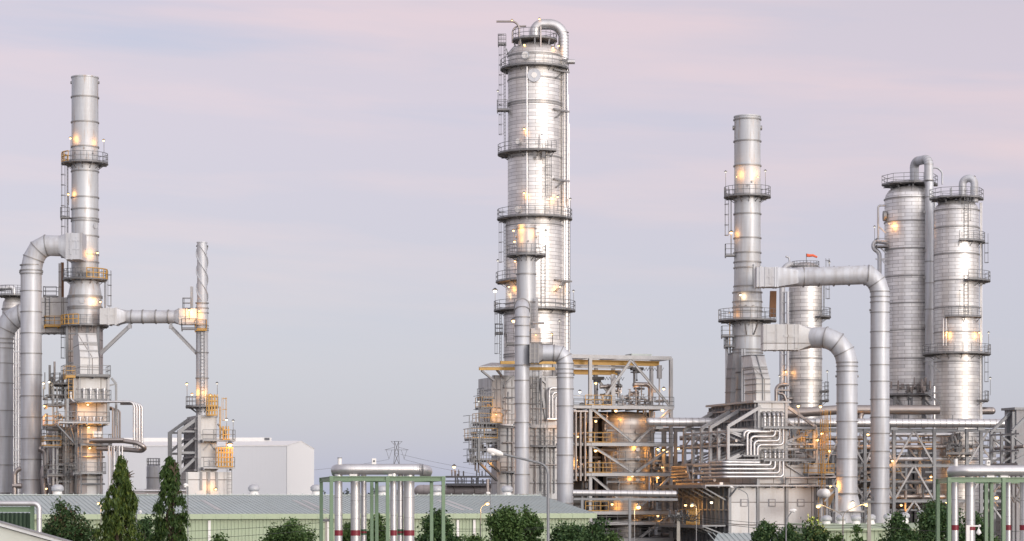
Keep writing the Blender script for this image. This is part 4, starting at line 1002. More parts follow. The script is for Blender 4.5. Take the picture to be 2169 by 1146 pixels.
floodlight(t, (-m(35),-m(10),z(494)), 1, 70, True, r=.16); floodlight(t, (-m(18),-m(36),z(628)), 2.5, 70, False, off=(.2,.1,-.1)); floodlight(t, (-m(40),-m(16),z(664)), 0, 60, True, r=.06)

t = Thing('flue_duct', 'upper and longer silver flue duct crossing right from the plain stack then dropping', 'duct', 1864, 250)
m, z, q = t.m, t.z, t.q; b = MB(); r = m(20)
P = [Vector(p) for p in [(0,0,0),(0,0,z(618)),(-m(7),0,z(598)),(-m(25),0,z(582)),(q(1690,0,1).x,1.0,z(585))]]
b.tube(P, r, 40); b.mat(1)
for py in (1066,1035,991,956,918,884,846,808,773,737,703,662,640,629): b.ring((0,0,z(py)),(0,0,1),r,.1,.07,40)
for i in (1,2,3): b.ring(P[i],P[i+1]-P[i-1],r,.1,.08,40)
for k in range(5): px = 1704+k*32; b.ring((q(px,0,0).x, .2+.8*(1-k/5), z(585-.6*k)),(1,0,0),r,.12,.09,40)
for s_ in (-1,1): b.tube([(s_*r*.9,0,z(657)),(s_*(r+m(2.5)),0,z(657))],m(2.5),10)
t.part('duct', b, [M['alu'], M['ringm']])
b = MB(); xe = q(1690,0,1).x; xs = q(1646,0,1).x; n = 24
r0 = [(xe, 1+r*math.cos(2*PI*k/n), z(585)+r*math.sin(2*PI*k/n)) for k in range(n)]; r1 = [(xs, 1+sqn(k,m(20))[0], z(586.5)+sqn(k,m(20.5))[1]) for k in range(n)]
b.add(r0+r1, [(k,(k+1)%n,n+(k+1)%n,n+k) for k in range(n)]); x2 = q(1600,0,1).x
b.box(x2, xs, 1-m(20), 1+m(20), z(607), z(566))
for px in (1602,1608,1619,1640,1645): xx = q(px,0,1).x; b.box(xx-.07,xx+.07,1-m(21.4),1+m(21),z(608),z(565))
xx = q(1618,0,1).x; b.box(xx,q(1638,0,1).x,1-m(21),1-m(20),z(587),z(582)); b.box(q(1627,0,1).x,q(1631,0,1).x,1-m(21.3),1-m(20),z(602),z(569))
t.part('inlet_box', b, M['alu'])
t = Thing('flue_duct', 'lower and shorter silver flue duct from the plain stack with a cone shaped foot', 'duct', 1794, 244)
m, z, q = t.m, t.z, t.q; b = MB(); r = m(22)
P = [Vector(p) for p in [(0,0,z(1046)),(0,0,z(768)),(-m(6),0,z(745)),(-m(22),0,z(725)),(-m(45),0,z(715)),(q(1716,0,1).x,1.0,z(714))]]
b.tube(P, r, 40); b.mat(1)
for py in (1010,972,930,893,854,815,776,768,787): b.ring((0,0,z(py)),(0,0,1),r,.1,.07,40)
for i in (1,2,3,4): b.ring(P[i],P[i+1]-P[i-1],r,.1,.08,40)
for s_ in (-1,1):
    for py in (797,945): b.tube([(s_*r*.9,0,z(py)),(s_*(r+m(2.5)),0,z(py))],m(2.5),10)
t.part('duct', b, [M['alu'], M['ringm']])
b = MB(); b.lathe([(m(31),z(1083)),(m(22.3),z(1046))], n=40); b.box(-m(26),m(26),-m(20),m(20),0,z(1083)); b.mat(1); b.box(-m(33),m(33),-m(26),m(26),z(1085),z(1081.5)); b.ring((0,0,z(1045)),(0,0,1),m(22),.12,.2,40)
t.part('cone_foot', b, [M['alu'], M['ringm']])
b = MB(); xe = q(1718,0,1).x; xs = q(1690,0,1).x
r0 = [(xe, 1+r*math.cos(2*PI*k/n), z(714)+r*math.sin(2*PI*k/n)) for k in range(n)]; r1 = [(xs, 1+sqn(k,m(22))[0], z(714)+sqn(k,m(27))[1]) for k in range(n)]
b.add(r0+r1, [(k,(k+1)%n,n+(k+1)%n,n+k) for k in range(n)])
b.box(q(1614,0,1).x, xs, 1-m(22), 1+m(22), z(741), z(687))
for px in (1617,1622,1641,1644,1662,1681,1689): xx = q(px,0,1).x; b.box(xx-.05,xx+.05,1-m(23),1+m(22.5),z(742),z(686))
for py in (704,722): b.box(q(1622,0,1).x,q(1641,0,1).x,1-m(22.7),1-m(22),z(py)-.05,z(py)+.05)
b.box(q(1658,0,1).x,q(1688,0,1).x,1-m(23.4),1-m(22.2),z(714),z(709)); b.box(q(1681,0,1).x,q(1687,0,1).x,1-m(23.6),1-m(22.2),z(738),z(711))
t.part('inlet_box', b, M['panelb'])
floodlight(t, (m(8),-m(28),z(1064)), 1.5, 60, False, r=.12, off=(0,-.3,-.4)); floodlight(t, (-m(36),-m(6),z(1030)), 0, 260, True, r=.1, off=(.3,-.2,0))

# ---- columns behind
t = Thing('process_column', 'shorter jacketed column half hidden behind the crossing ducts with a windsock above it', 'column', 1706, 280)
m, z = t.m, t.z; b = MB(); b.lathe([(m(35),0),(m(35),z(590)),(m(33),z(574)),(m(26),z(562)),(m(12),z(556)),(.01,z(555))], n=48); shellrings(b, t, [600,660,760,806,855], 35, t=.06)
t.part('shell', b, [clad('short_column_jacket', m(35), (.74,.73,.71), 1.6, .45), M['ringm']])
b = MB(); b.tube(fillet([(-m(12),-m(6),z(580)),(-m(12),-m(6),z(562)),(-m(38),-m(6),z(560)),(-m(50),-m(6),z(575)),(-m(50),-m(6),0)],1.2),m(6),16); b.tube(fillet([(-m(42),0,z(543)),(-m(34),0,z(546)),(-m(34),0,z(560))],.3),m(2),8); b.tube([(-m(40),-m(20),0),(-m(40),-m(20),z(620))],m(3),10)
for py in range(620,860,22): b.beam((-m(54),-m(10),z(py)),(-m(34),-m(16),z(py)),.12)
t.part('riser_pipe', b, M['alu'])
platform(t, 672, 35, 54, -60, 40); platform(t, 567, 10, 30, brk=False, h=.7); platform(t, 828, 35, 50, -40, 40); platform(t, 848, 35, 50, -40, 40)
ladder(t, m(38), -m(8), z(672), z(566), -20)
floodlight(t, (-m(42),-m(14),z(788)), 0, 90, True, r=.16); floodlight(t, (m(50),-m(6),z(557)), 1, 6, False, dim=True); floodlight(t, (m(45),-m(10),z(788)), 2, 6, False, dim=True); floodlight(t, (-m(57),-m(20),z(798)), 1.4, 6, False, dim=True)
b = MB(); b.tube(fillet([(-m(64),-m(20),z(850)),(-m(64),-m(20),z(816)),(-m(38),-m(20),z(816))],.7),m(4),12); b.tube(fillet([(-m(60),-m(24),z(834)),(-m(48),-m(24),z(836)),(-m(42),-m(24),z(856))],.5),m(3),10); b.box(-m(66),-m(36),-m(24),0,z(829),z(826)); b.tube(fillet([(-m(52),-m(20),z(870)),(-m(52),-m(20),z(845)),(-m(30),-m(20),z(845))],.5),m(3),10); t.part('side_piping', b, M['jackbr'])
ws = Thing('windsock', 'small orange windsock flying above the upper crossing duct', 'windsock', 1708, 279); m, z, q = ws.m, ws.z, ws.q
b = MB(); b.beam((0,0,z(562)),(0,0,z(537)),.07); ws.part('pole', b, M['rail'])
b = MB(); b.tube([q(1708.5,540.5),q(1715,541.5),q(1722,541),q(1731,545)],[m(3.6),m(3.0),m(2.6),m(2.0)],12,False); ws.part('sock', b, M['orange'])

t = Thing('process_column', 'tall wide jacketed column at right with a rounded dome and gooseneck pipe', 'column', 1927, 284)
m, z = t.m, t.z; b = MB()
b.lathe([(m(54),z(905)),(m(54),z(700)),(m(53),z(690)),(m(53),z(424)),(m(51),z(414)),(m(44),z(404)),(m(32),z(398)),(m(14),z(394.5)),(.01,z(394))], n=64)
shellrings(b, t, [423,472,530,588,645,702,762,818,842], 53.5, t=.06)
t.part('shell', b, [clad('tall_column_jacket', m(53), (.86,.855,.85), 1.7, .44, .38, .75), M['ringm']])
b = MB(); pth = fillet([(m(8),-m(10),z(392)),(m(8),-m(10),z(344)),(m(31),-m(52),z(344)),(m(31),-m(52),z(395))], m(13), 10)
b.tube(pth, m(9.5), 24); b.tube([(m(31),-m(52),z(395)),(m(31),-m(57),z(398)),(m(31),-m(57),z(840))], m(9), 24); b.mat(1)
for py in (390,425,560,605,660,760): b.ring((m(31),-m(57),z(py)),(0,0,1),m(9),.1,.05,24)
b.ring((m(8),-m(10),z(386)),(0,0,1),m(9.5),.3,.15,24)
for k in range(12): b.ring(pth[min(len(pth)-2,1+k*2)], pth[min(len(pth)-1,2+k*2)]-pth[min(len(pth)-2,1+k*2)], m(9.5), .04,.015,24)
t.part('overhead_pipe', b, [M['alu'], M['ringm']])
b = MB(); b.tube([(m(44),-m(50),0),(m(44),-m(50),z(425))],m(2.6),10); b.tube([(m(47),-m(45),0),(m(47),-m(45),z(470))],m(1.5),8)
b.tube(fillet([(m(40),-m(10),z(358)),(m(56),-m(10),z(356)),(m(67),-m(10),z(366)),(m(67),-m(10),z(392))],.7),m(2),8); t.part('small_pipe', b, M['alu'])
b = MB()
for py in (455,536,592,695,768): b.beam((m(20),-m(52),z(py)),(m(50),-m(56),z(py)),.2); b.beam((m(42),-m(56),z(py)),(m(58),-m(40),z(py+10)),.14); b.box(m(18),m(24),-m(60),-m(54),z(py+4),z(py-2))
t.part('pipe_bracket', b, M['ringm'])
platform(t, 391, 10, 60, n=8); platform(t, 838, 54, 74, -200, -10)
b = MB()
for k in range(8): a = 2*PI*k/8; b.beam((m(38)*math.cos(a),m(38)*math.sin(a),z(404)),(m(42)*math.cos(a),m(42)*math.sin(a),z(393)),.16)
t.part('top_support', b, M['steel'])
b = MB(); b.tube([(-m(52),-m(10),z(459)),(-m(58),-m(10),z(459))],m(11),20); t.part('manway', b, M['ringm'])
b = MB(); b.tube(fillet([(-m(52),-m(6),z(436)),(-m(68),-m(6),z(436)),(-m(68),-m(6),z(510)),(-m(68),-m(6),z(512))],.3),m(2.2),10)
b.tube(fillet([(-m(50),-m(12),z(515)),(-m(78),-m(12),z(512)),(-m(80),-m(12),z(528)),(-m(66),-m(12),z(536)),(-m(66),-m(12),z(600)),(-m(66),-m(12),z(900))],.8),m(4.5),14)
b.beam((-m(68),-m(8),z(480)),(-m(48),-m(8),z(498)),.15); b.beam((-m(74),-m(12),z(550)),(-m(44),-m(12),z(550)),.2); b.beam((-m(62),-m(12),z(550)),(-m(46),-m(12),z(568)),.16); b.beam((-m(64),-m(12),z(526)),(-m(44),-m(12),z(545)),.16); t.part('side_pipe', b, M['alu'])
deck(t, -m(74), -m(42), -m(24), m(4), z(523), sides='fl', h=.9)
floodlight(t, (-m(76),-m(10),z(482)), 2.2, 8, False, dim=True); floodlight(t, (-m(49),-m(34),z(478)), 0, 110, True, r=.05, off=(.1,-.3,-.2))
b = MB()
for k in range(30):
    p = Vector((m(random.uniform(-50,50)), -m(random.uniform(54,72)), z(random.uniform(822,838)))); b.tube([p,p+Vector((0,0,random.uniform(.4,1.3)))],random.uniform(.06,.2),8)
    if k%3==0: b.tube([p,p+Vector((random.uniform(-1,1),0,.2))],.12,8)
t.part('relief_valve', b, M['jackbr'])
b = MB()
for px in (-40,-10,20,48): b.beam((m(px),-m(50),0),(m(px),-m(50),z(842)),.35)
for px in (-40,-10,20): b.beam((m(px),-m(52),z(846)),(m(px+30),-m(52),z(880)),.2)
b.tube(fillet([(-m(8),-m(70),z(845)),(-m(8),-m(70),z(872)),(m(20),-m(70),z(878)),(m(22),-m(70),z(900))],.6),m(2.5),10); t.part('support_frame', b, M['steel'])

t = Thing('process_column', 'rightmost jacketed column with five staggered walkways and a ladder down its front', 'column', 2026, 274)
m, z = t.m, t.z; b = MB()
b.lathe([(m(49),0),(m(48),z(780)),(m(46.5),z(700)),(m(46.5),z(447)),(m(44),z(438)),(m(36),z(430)),(m(20),z(425)),(.01,z(424))], n=64)
shellrings(b, t, [447,484,540,596,653,705,768,838], 47, t=.06)
t.part('shell', b, [clad('right_column_jacket', m(47), (.76,.755,.74), 1.6, .43, .32), M['ringm']])
b = MB(); b.tube(fillet([(m(11),-m(10),z(425)),(m(11),-m(10),z(380)),(m(34),-m(20),z(380)),(m(34),-m(20),z(430))],m(13),10),m(8),24); b.tube(fillet([(m(28),-m(2),z(376)),(m(42),-m(4),z(380)),(m(44),-m(4),z(400)),(m(44),-m(4),z(430))],.6),m(1.8),8); b.tube([(-m(14),-m(12),z(424)),(-m(14),-m(12),z(400))],m(2.5),10); t.part('overhead_pipe', b, M['alu'])
b = MB()
for px in (52,49.5): b.tube([(m(px),-m(6),0),(m(px),-m(6),z(430))],m(1.6),8)
b.tube([(-m(53),-m(30),0),(-m(53),-m(30),z(820))],m(3.5),12); b.tube([(-m(36),-m(42),z(735)),(-m(36),-m(42),z(675))],m(1.4),8); b.tube([(-m(30),-m(42),z(735)),(-m(30),-m(42),z(675))],m(1.4),8); t.part('small_pipe', b, M['jacket'])
platform(t, 421, 10, 58, n=8); platform(t, 513, 47, 60, -95, 30); platform(t, 596, 47, 71, -80, 20); platform(t, 673, 47, 60, -125, -40); platform(t, 750, 47, 72); platform(t, 848, 49, 68, -40, 40)
ladder(t, m(12), -m(48), z(513), z(424), -78); ladder(t, m(12), -m(48), z(673), z(585), -78, False); ladder(t, m(54), -m(4), z(596), z(513), -10); ladder(t, m(54), -m(4), z(848), z(750), -10)
b = MB()
for k in range(8): a = 2*PI*k/8; b.beam((m(36)*math.cos(a),m(36)*math.sin(a),z(434)),(m(42)*math.cos(a),m(42)*math.sin(a),z(423)),.16)
b.beam((-m(66),-m(30),z(770)),(-m(42),-m(38),z(790)),.16); b.beam((-m(66),-m(30),z(835)),(-m(42),-m(38),z(855)),.16); b.beam((-m(72),-m(30),z(766)),(-m(40),-m(40),z(766)),.16); b.beam((-m(72),-m(30),z(834)),(-m(40),-m(40),z(834)),.16)
t.part('bracket', b, M['steel'])
for px,py,pw,dm in ((-29,707,130,0),(42,707,130,0)): x = m(px); floodlight(t, (x,-math.sqrt(max(.3,m(53)**2-x*x)),z(py)), 1.5, pw, True, r=.1, off=(0,-.1,-.3))
floodlight(t, (m(66),-m(10),z(706)), 2.2, 8, False, dim=True); floodlight(t, (m(37),-m(4),z(376)), .6, 15, True); floodlight(t, (m(70),-m(8),z(802)), 2, 6, False, dim=True); floodlight(t, (-m(4),-m(58),z(622)), 2, 8, False, dim=True, r=.08)
b = MB(); b.tube([(m(46),m(4),z(870)),(m(74),m(4),z(870))],m(8),18); b.ball((m(76),m(4),z(870)),m(8),14); t.part('side_nozzle', b, M['jackbr'])
t = Thing('transfer_pipe', 'big tarnished brown pipe passing behind the ducts under the right columns', 'pipe', 1850, 270); m, z, q = t.m, t.z, t.q; b = MB()
b.tube([q(1664,876),q(1775,868),q(1990,868)],m(10),20); b.tube(fillet([q(1822,905),q(1822,880),q(1832,866),q(1850,864)],.8),m(6.5),16); t.part('pipe', b, M['jackbr'])

# ---- big furnace at right
f = Thing('furnace', 'big right hand furnace house with nested bent pipes over a panelled white box', 'furnace', 1545, 246, YAW)
m, z, q = f.m, f.z, f.q
def X(px, ly=0): return q(px, 0, ly).x
def Zf(py, ly=0): return q(1640, py, ly).z
ZL = lambda py: q(1545, py, 0).z
xr = X(1731); Dp = f.q2(1442, 1030, 0).y
b = MB(); b.box(0, xr, 0, Dp, 0, ZL(1029)); b.mat(1)
for px in (1545,1605,1666,1727): b.box(X(px)-.16, X(px)+.16, -.16, .05, 0, ZL(1010) if px in (1605,1666) else ZL(1029))
b.mat(2)
for px in (1568,1627,1688): 
    x0, x1 = X(px), X(px+15.5); b.box(x0,x1,-.06,.02,ZL(1073),ZL(1057)); b.mat(0); b.box(x0+.12,x1-.12,-.09,-.05,ZL(1071.5),ZL(1058.5)); b.mat(2)
b.mat(1)
for k in range(12): y = .9+k*(Dp-1)/11; b.box(-.3,-.02,y-.07,y+.07,0,ZL(1030))
for py in (1052,1080,1112): b.box(-.22,.0,.1,Dp,ZL(py)-.08,ZL(py)+.08)
f.part('base_box', b, [M['panelb'], M['steel'], M['ribs']])
b = MB(); b.box(.05,.06+.01,.2,Dp-.2,.1,ZL(1031)); b.box(-.012,.0-.002,.1,Dp-.1,0,ZL(1029)); f.part('side_plates', b, M['ribs'])
zp = ZL(1027)
deck(f, -3.2, X(1764), -1.0, 0.1, zp, False, '', mat='steelw', name='walkway'); deck(f, -3.2, -.05, .15, Dp, zp, False, '', mat='steel', name='walkway')
deck(f, -3.0, -.35, .2, Dp, ZL(1112), False, 'l', mat='steel', name='walkway'); g = MB(); g.rail([(-3.0,1.2,ZL(1112)),(-3.0,4.6,ZL(1112))],1.6,.11,.6); f.part('gate_railing', g, M['yellow'])
b = MB()
for k in range(7): y = .4+k*(Dp-.6)/6; b.beam((-3,y,zp-.2),(-.1,y,zp-1.7),.14); b.beam((-3,y,ZL(1114)),(-.1,y,ZL(1135)),.14)
b.beam((X(1562,-1),-1,zp-.2),(X(1545,-.1),-.1,zp-1.3),.14); b.beam((X(1736,-1),-1,zp-.2),(X(1729,-.1),-.1,zp-1.6),.14)
b.beam((X(1757,-.8),-.8,0),(X(1757,-.8),-.8,zp),.2)
f.part('bracket', b, M['steel'])
# upper convection box
xa, xb = X(1607,1), X(1668,1); Du = f.q2(1507, 870, xa).y
zt, zb = q(1607,853,1).z, q(1607,1000,1).z
b = MB(); b.box(xa, xb, 1, Du, zb-2, zt); b.mat(1); b.box(xa-.12, xa, 1.05, Du, zb-1, zt-.05)
for k in range(15): y = 1.2+k*(Du-1.4)/14; b.box(xa-.42,xa-.12,y-.06,y+.06,zb,zt-.1)
for py in (866,889,905,940,975): zz = q(1607,py,1).z; b.box(xa-.5,xa-.12,1.05,Du,zz-.09,zz+.09)
for k in range(7): y = 1.2+k*(Du-3)/7; b.beam((xa-.46,y,zt-1.2),(xa-.46,y+1.8,zb+.8),.1)
b.mat(2); b.box(X(1601,.8)-.3,xb+.3,.7,Du,zt,zt+.22); b.box(X(1605,.9),X(1609,.9),.85,1.05,zb,zt); b.box(X(1663,.9),X(1668,.9),.85,1.05,zb,zt); b.box(xa,xb,.94,1,q(1640,866,1).z-.06,q(1640,866,1).z+.06)
f.part('convection_box', b, [M['panelb'], M['ribs'], M['steelw']])
b = MB(); b.box(X(1604,.6),X(1730,.6),.6,8,ZL(1025),q(1640,985,.6).z); f.part('radiant_box', b, M['panel'])
b = MB()                                             # tapered hoods up to the stack
def sl(pl, pr, py, l0, l1): zz = q(pl,py,l0).z; return [(X(pl,l0),l0,zz),(X(pr,l0),l0,zz),(X(pr,l0),l1,zz),(X(pl,l0),l1,zz)]
S = [sl(1602,1632,851,1.6,4.6), sl(1602,1631,802,1.6,4.6), sl(1590,1619,752,3.6,6.0)]
for i in range(2): b.hexa(S[i],S[i+1])
S2 = [sl(1546,1558,868,7.6,9.0), sl(1549,1558,800,7.6,9.0), sl(1553,1558,748,7.6,9.0)]
b.mat(1)
for i in range(2): b.hexa(S2[i],S2[i+1])
b.mat(2)
for s_ in S+[sl(1595,1624,777,2.5,5.2), sl(1602,1631.5,831,1.6,4.6), sl(1598,1627,790,1.95,4.8), sl(1602,1632,813,1.6,4.6)]: 
    o_ = Vector((0,-.05,0)); b.beam(Vector(s_[0])+o_,Vector(s_[1])+o_,.09); b.beam(Vector(s_[0])+Vector((-.05,0,0)),Vector(s_[3])+Vector((-.05,0,0)),.09)
b.beam(q(1602,752,3.5),q(1616,802,1.5),.1); b.beam(q(1616,802,1.5),q(1616,851,1.5),.1)
for s_ in S2+[sl(1550.5,1558,780,7.6,9.0), sl(1547.5,1558,830,7.6,9.0)]: b.beam(Vector(s_[0])+Vector((0,-.05,0)),Vector(s_[1])+Vector((0,-.05,0)),.09); b.beam(Vector(s_[0])+Vector((-.05,0,0)),Vector(s_[3])+Vector((-.05,0,0)),.09)
f.part('hood', b, [M['panelb'], M['ribs'], M['steel']])
# raking frames along the left flank
xo = X(1542,.5); zk = q(1542,902,.5).z; zfoot = q(1542,980,.5).z
ys = [.5] + [f.q2(px,912,xo).y for px in (1522,1504.5,1486,1468,1450)]
b = MB()
for i, y in enumerate(ys):
    tall = i not in (1,4); b.beam((xo,y,zfoot),(xo,y,zk if tall else zk-.2),.3,.34)
    if tall: b.beam((xo,y,zk-.05),(xa,y,zt-.45),.3,.34)
    b.beam((xo,y,zk-.5),(xa,y,zk-.5),.16); b.beam((xo,y,zk-2.0),(xa,y,zk-2.0),.16); b.beam((xo,y,zk-.6),(xa,y,zk-2.0),.18); b.beam((xo,y,zfoot+.2),(xa,y,zfoot+1.6),.2)
b.beam((xo,ys[0],zk-.6),(xo,ys[-1],zk-.6),.2); b.beam((xo,ys[0],zk-2.1),(xo,ys[-1],zk-2.1),.16); b.beam((xo-.2,ys[0]-.5,zfoot-.05),(xo-.2,ys[-1],zfoot-.05),.45,.2)
for i in range(5): b.beam((xo,ys[i],zk-.7),(xo,ys[i+1],zk-2.0),.12)
b.beam((xo,.5,zk-.4),(X(1605,.5),.5,zk-.4),.22); b.beam((xo,.5,zk-.6),(X(1580,.5),.5,q(1580,922,.5).z),.18)
b.beam(q(1544,972,.4),q(1566,962,.4),.2); b.beam(q(1542,974,.3),q(1606,974,.3),.16)
# right-hand braces
b.beam(q(1668,862,1),q(1728,904,1),.3); b.beam(q(1668,892,1),q(1686,905,1),.2); b.beam(q(1668,935,1),q(1720,912,1),.26); b.beam(q(1620,906,.4),q(1730,906,.4),.25); b.beam(q(1620,974,.2),q(1728,974,.2),.28)
for px in (1724,1729): b.beam(q(px,1026,.8),q(px,908,.8),.26)
for py in (941,951): b.beam(q(1667,py,.8),q(1728,py,.8),.18)
b.beam(q(1665,984,.4),q(1712,1014,.4),.16); b.beam(q(1700,955,.8),q(1728,975,.8),.18); b.beam(q(1672,935,.8),q(1700,942,.8),.14)
f.part('raking_frame', b, M['steelw'])
b = MB(); b.tube([(xo+.8,ys[-1],zk-1.9),(xo+1.2,1,zk-1.55)],m(3.2),12); f.part('flank_pipe', b, M['jackbr'])
# nested bent pipes
hk = [1619.7,1629.6,1639.5,1648.3,1657]
for i in range(5):
    b = MB(); x = hk[i]
    b.tube(fillet([q(x,905,.4),q(x,877,.4),q(x-2.6,875,.9)],.3),m(3.3),12); b.mat(1); b.ring(q(x,881,.4),(0,0,1),m(3.4),.12,.1,12); b.ring(q(x-2,875.5,.8),(0,1,0),m(3.0),.15,.1,12)
    b.mat(0); b.tube(fillet([q(x+1.5,970,.2),q(x+1.5,955,.2),q(x-1,953,.7)],.3),m(3.0),12); b.mat(1); b.ring(q(x+1.5,958,.2),(0,0,1),m(3),.12,.1,12)
    f.part('manifold_pipe', b, [M['jacket'], M['dark']])
for i in range(4):
    xs_, yh, xl = (1632,1641.6,1651,1659)[i], (914.5,924.5,934,942.5)[i], (1583,1590,1597.5,1604.5)[i]
    b = MB(); b.tube(fillet([q(xs_,908,.05),q(xs_,yh,.05),q(xl,yh,.05),q(xl,964,.05)],.45),m(2.9),14); f.part('bent_pipe', b, M['jacket'])
b = MB(); b.tube(fillet([q(1650,914.5-1.5,.1),q(1576,912.5,.1),q(1576,931,.1),q(1571,934,1.2)],.45),m(2.9),14); f.part('bent_pipe', b, M['jacket'])
b = MB()
for k in range(8): b.beam(q(1576,960+k*1.1,.1+k*.2),q(1606,960+k*1.1,.1+k*.2),.06)
b.box(X(1575,0),X(1607,0),0,1.2,q(1590,967,0).z,q(1590,963,0).z); f.part('header_box', b, M['steel'])
for i in range(5):
    xs_, yh = (1632,1641.6,1651,1659,1659)[i], (985,993.5,1002,1010,979)[i]; xc = X(1533,-.35); b = MB()
    if i == 4: pts = [q(1608,979.5,-.35)]
    else: pts = [q(xs_,975,-.35), q(xs_,yh,-.35)]
    zz = q(1608,yh,-.35).z; ye = ys[[3,2,3,2,1][i]]+.3
    pts += [Vector((xc,-.35,zz)), Vector((xc,ye,zz)), Vector((xc,ye,zz-.3-1.6*(i in (0,2,4))))]
    b.tube(fillet(pts,.4),m(2.9),14); f.part('bent_pipe', b, M['jacket'])
for i in range(4):
    b = MB(); zz = q(1608,987+i*7,-.35).z; xc = X(1533,-.35); y0 = ys[4]-.6-.5*(i//2); b.tube(fillet([(xc,ys[5]+1.6,zz),(xc,y0,zz),(xc,y0,zz-1.5+.3*i)],.4),m(2.9),12); f.part('bent_pipe', b, M['jackbr'])
b = MB(); xc = X(1533,-.35); zz = ZL(1014.5)
for k in range(4): b.tube([(xc,ys[5]+1-k*3,zz-.1),(xc,ys[5]-1.6-k*3,zz-.1)],m(3.4),12)
b.box(xc-.2,xc+.2,.3,ys[5],zz-.75,zz-.35); f.part('drain_header', b, M['jackbr'])
deck(f, X(1618,-.5), X(1729,-.5), -.4, .3, q(1640,905,0).z, False, 'f', mat='steel', h=.9); deck(f, X(1618,-.5), X(1729,-.5), -.5, .3, q(1640,974,0).z, False, 'f', mat='steel', h=1)
for xq, py in ((1704,1003),(1740,905)): pass
deck(f, X(1712,-.8), X(1768,-.8), -.8, 1.4, q(1740,1003,0).z, True, 'flr', mat='steel'); deck(f, X(1706,-.6), X(1731,-.6), -.6, 1, q(1716,951,0).z, True, 'fl', mat='steel', h=2)
ladder(f, X(1740,-.6), -.6, q(1740,1003,0).z, q(1740,888,0).z, 0, True, True); ladder(f, X(1750,-.3), -.3, q(1740,1003,0).z, q(1740,890,0).z, -90, True, True)
ladder(f, X(1738,-.4), -.4, 0, q(1740,1003,0).z, -90, True, True)
b = MB()
for k in range(40):
    p = q(random.uniform(1670,1735), random.uniform(912,1018), random.uniform(1.2,4)); d = random.choice([(1,0,0),(0,0,1),(0,0,1)]); b.mat(random.choice((0,1,2))); b.tube([p,p+Vector(d)*random.uniform(.6,2.4)],random.uniform(.05,.15),8)
b.mat(0); b.tube([q(1664,1012,-.9),q(1782,1011,-.9)],m(2),10); b.tube([q(1762,1011,-.7),q(1782,1011,-.7)],m(4),14)
f.part('process_piping', b, [M['jackbr'], M['steel'], M['dark']])
for px,py,ly,pw,w_ in ((1467,1068,0,60,1),(1452,1070,0,30,1),(1507,1064,0,40,0),(1691,860,0,40,1),(1738,861,0,50,1),(1693,921,1.5,90,1),(1731,932,0,60,1),(1741,918,0,60,1),(1757,955,0,60,1),(1478,1066,0,0,0)):
    if pw: 
        p = f.q2(px,py,-1.2) if px<1520 else q(px,py,ly); floodlight(f, p, 0 if px<1600 else 1, pw*1.3, bool(w_), r=.15, off=(.25,.2,-.2) if px<1520 else (0,-.1,-.3))
    
# ---- long pipe rack
t = Thing('pipe_rack', 'long pipe rack of grey trusses carrying pipes behind the right hand furnace and ducts', 'pipe rack', 1430, 263, R(7))
m, z, q = t.m, t.z, t.q
def X(px, ly=0): return q(px, 0, ly).x
ztop = q(1430,907,0).z
cols = [1405,1431,1560,1680,1745,1832,1893,1979,2048,2078,2140,2200]
for px in cols:
    b = MB(); b.ibeam((X(px),0,0),(X(px),0,ztop),.36,.36); t.part('column', b, M['steel'])
    b = MB(); b.ibeam((X(px)-.4,4.5,0),(X(px)-.4,4.5,ztop),.34,.34); t.part('column', b, M['steel'])
b = MB()
for py in (909,985,1061): 
    zz = q(1430,py,0).z
    for y in (0,4.5): b.ibeam((X(1396),y,zz),(X(2200),y,zz),.26,.36)
    for px in cols: b.beam((X(px),0,zz),(X(px)-.4,4.5,zz),.22)
t.part('beam', b, M['steel'])
b = MB()
zz = [q(1430,py,0).z for py in (909,985,1061,1125)]
for y in (0,4.5):
    for a, c_ in ((1893,1979),(2048,2140),(1745,1832),(1560,1680),(1832,1893)):
        mid = (X(a)+X(c_))/2 - (0 if y==0 else .9)
        for i in range(3 if y==0 else 2): b.beam((mid,y,zz[i]),(X(a),y,zz[i+1]),.2); b.beam((mid,y,zz[i]),(X(c_),y,zz[i+1]),.2)
t.part('diagonal_brace', b, M['steelw'])
for py, ly, r_, k, pa, pb in ((921,2.5,4.5,'jacket',1830,2022),(928,1.5,5,'jackbr',1440,1830),(935,3.5,4,'alu',1840,1990),(947,2,5,'jackbr',1440,2060),(972,1,4,'alu',1840,2160),(1043,1.5,5,'jacket',1790,1850),(1052,2.5,7,'jackbr',1840,2000),(1072,3,6,'black',1880,2000),(1000,3,5,'jackbr',1400,1500),(1021,2,5,'steel',1790,1990)):
    b = MB(); b.tube([q(pa,py,ly),q(pb,py,ly)],m(r_),14); t.part('pipe', b, M[k])
b = MB()
for k in range(150):
    p = q(random.uniform(1400,2170), random.uniform(915,1140), random.uniform(.5,6)); d = random.choice([(1,0,0),(0,0,1),(0,0,1),(0,1,0)]); b.mat(random.choice((0,1,1,2,2))); L0 = random.uniform(.6,3); b.tube([p,p+Vector(d)*L0],random.uniform(.05,.2),8)
    if k%4==0: b.ring(p+Vector(d)*L0*.6,d,.15,.1,.12,10)
t.part('process_piping', b, [M['jackbr'],M['steel'],M['dark']])
b = MB()
for px, py, w_, h_ in ((1805,1010,50,24),(1850,1035,40,20),(1905,1045,60,26),(1980,1075,60,30),(2040,1078,50,25),(1830,960,34,16),(2010,1040,40,16)):
    p = q(px,py,5.2); b.box(p.x,p.x+m(w_),5.2,7,p.z-m(h_),p.z)
t.part('cooler_box', b, M['black'])
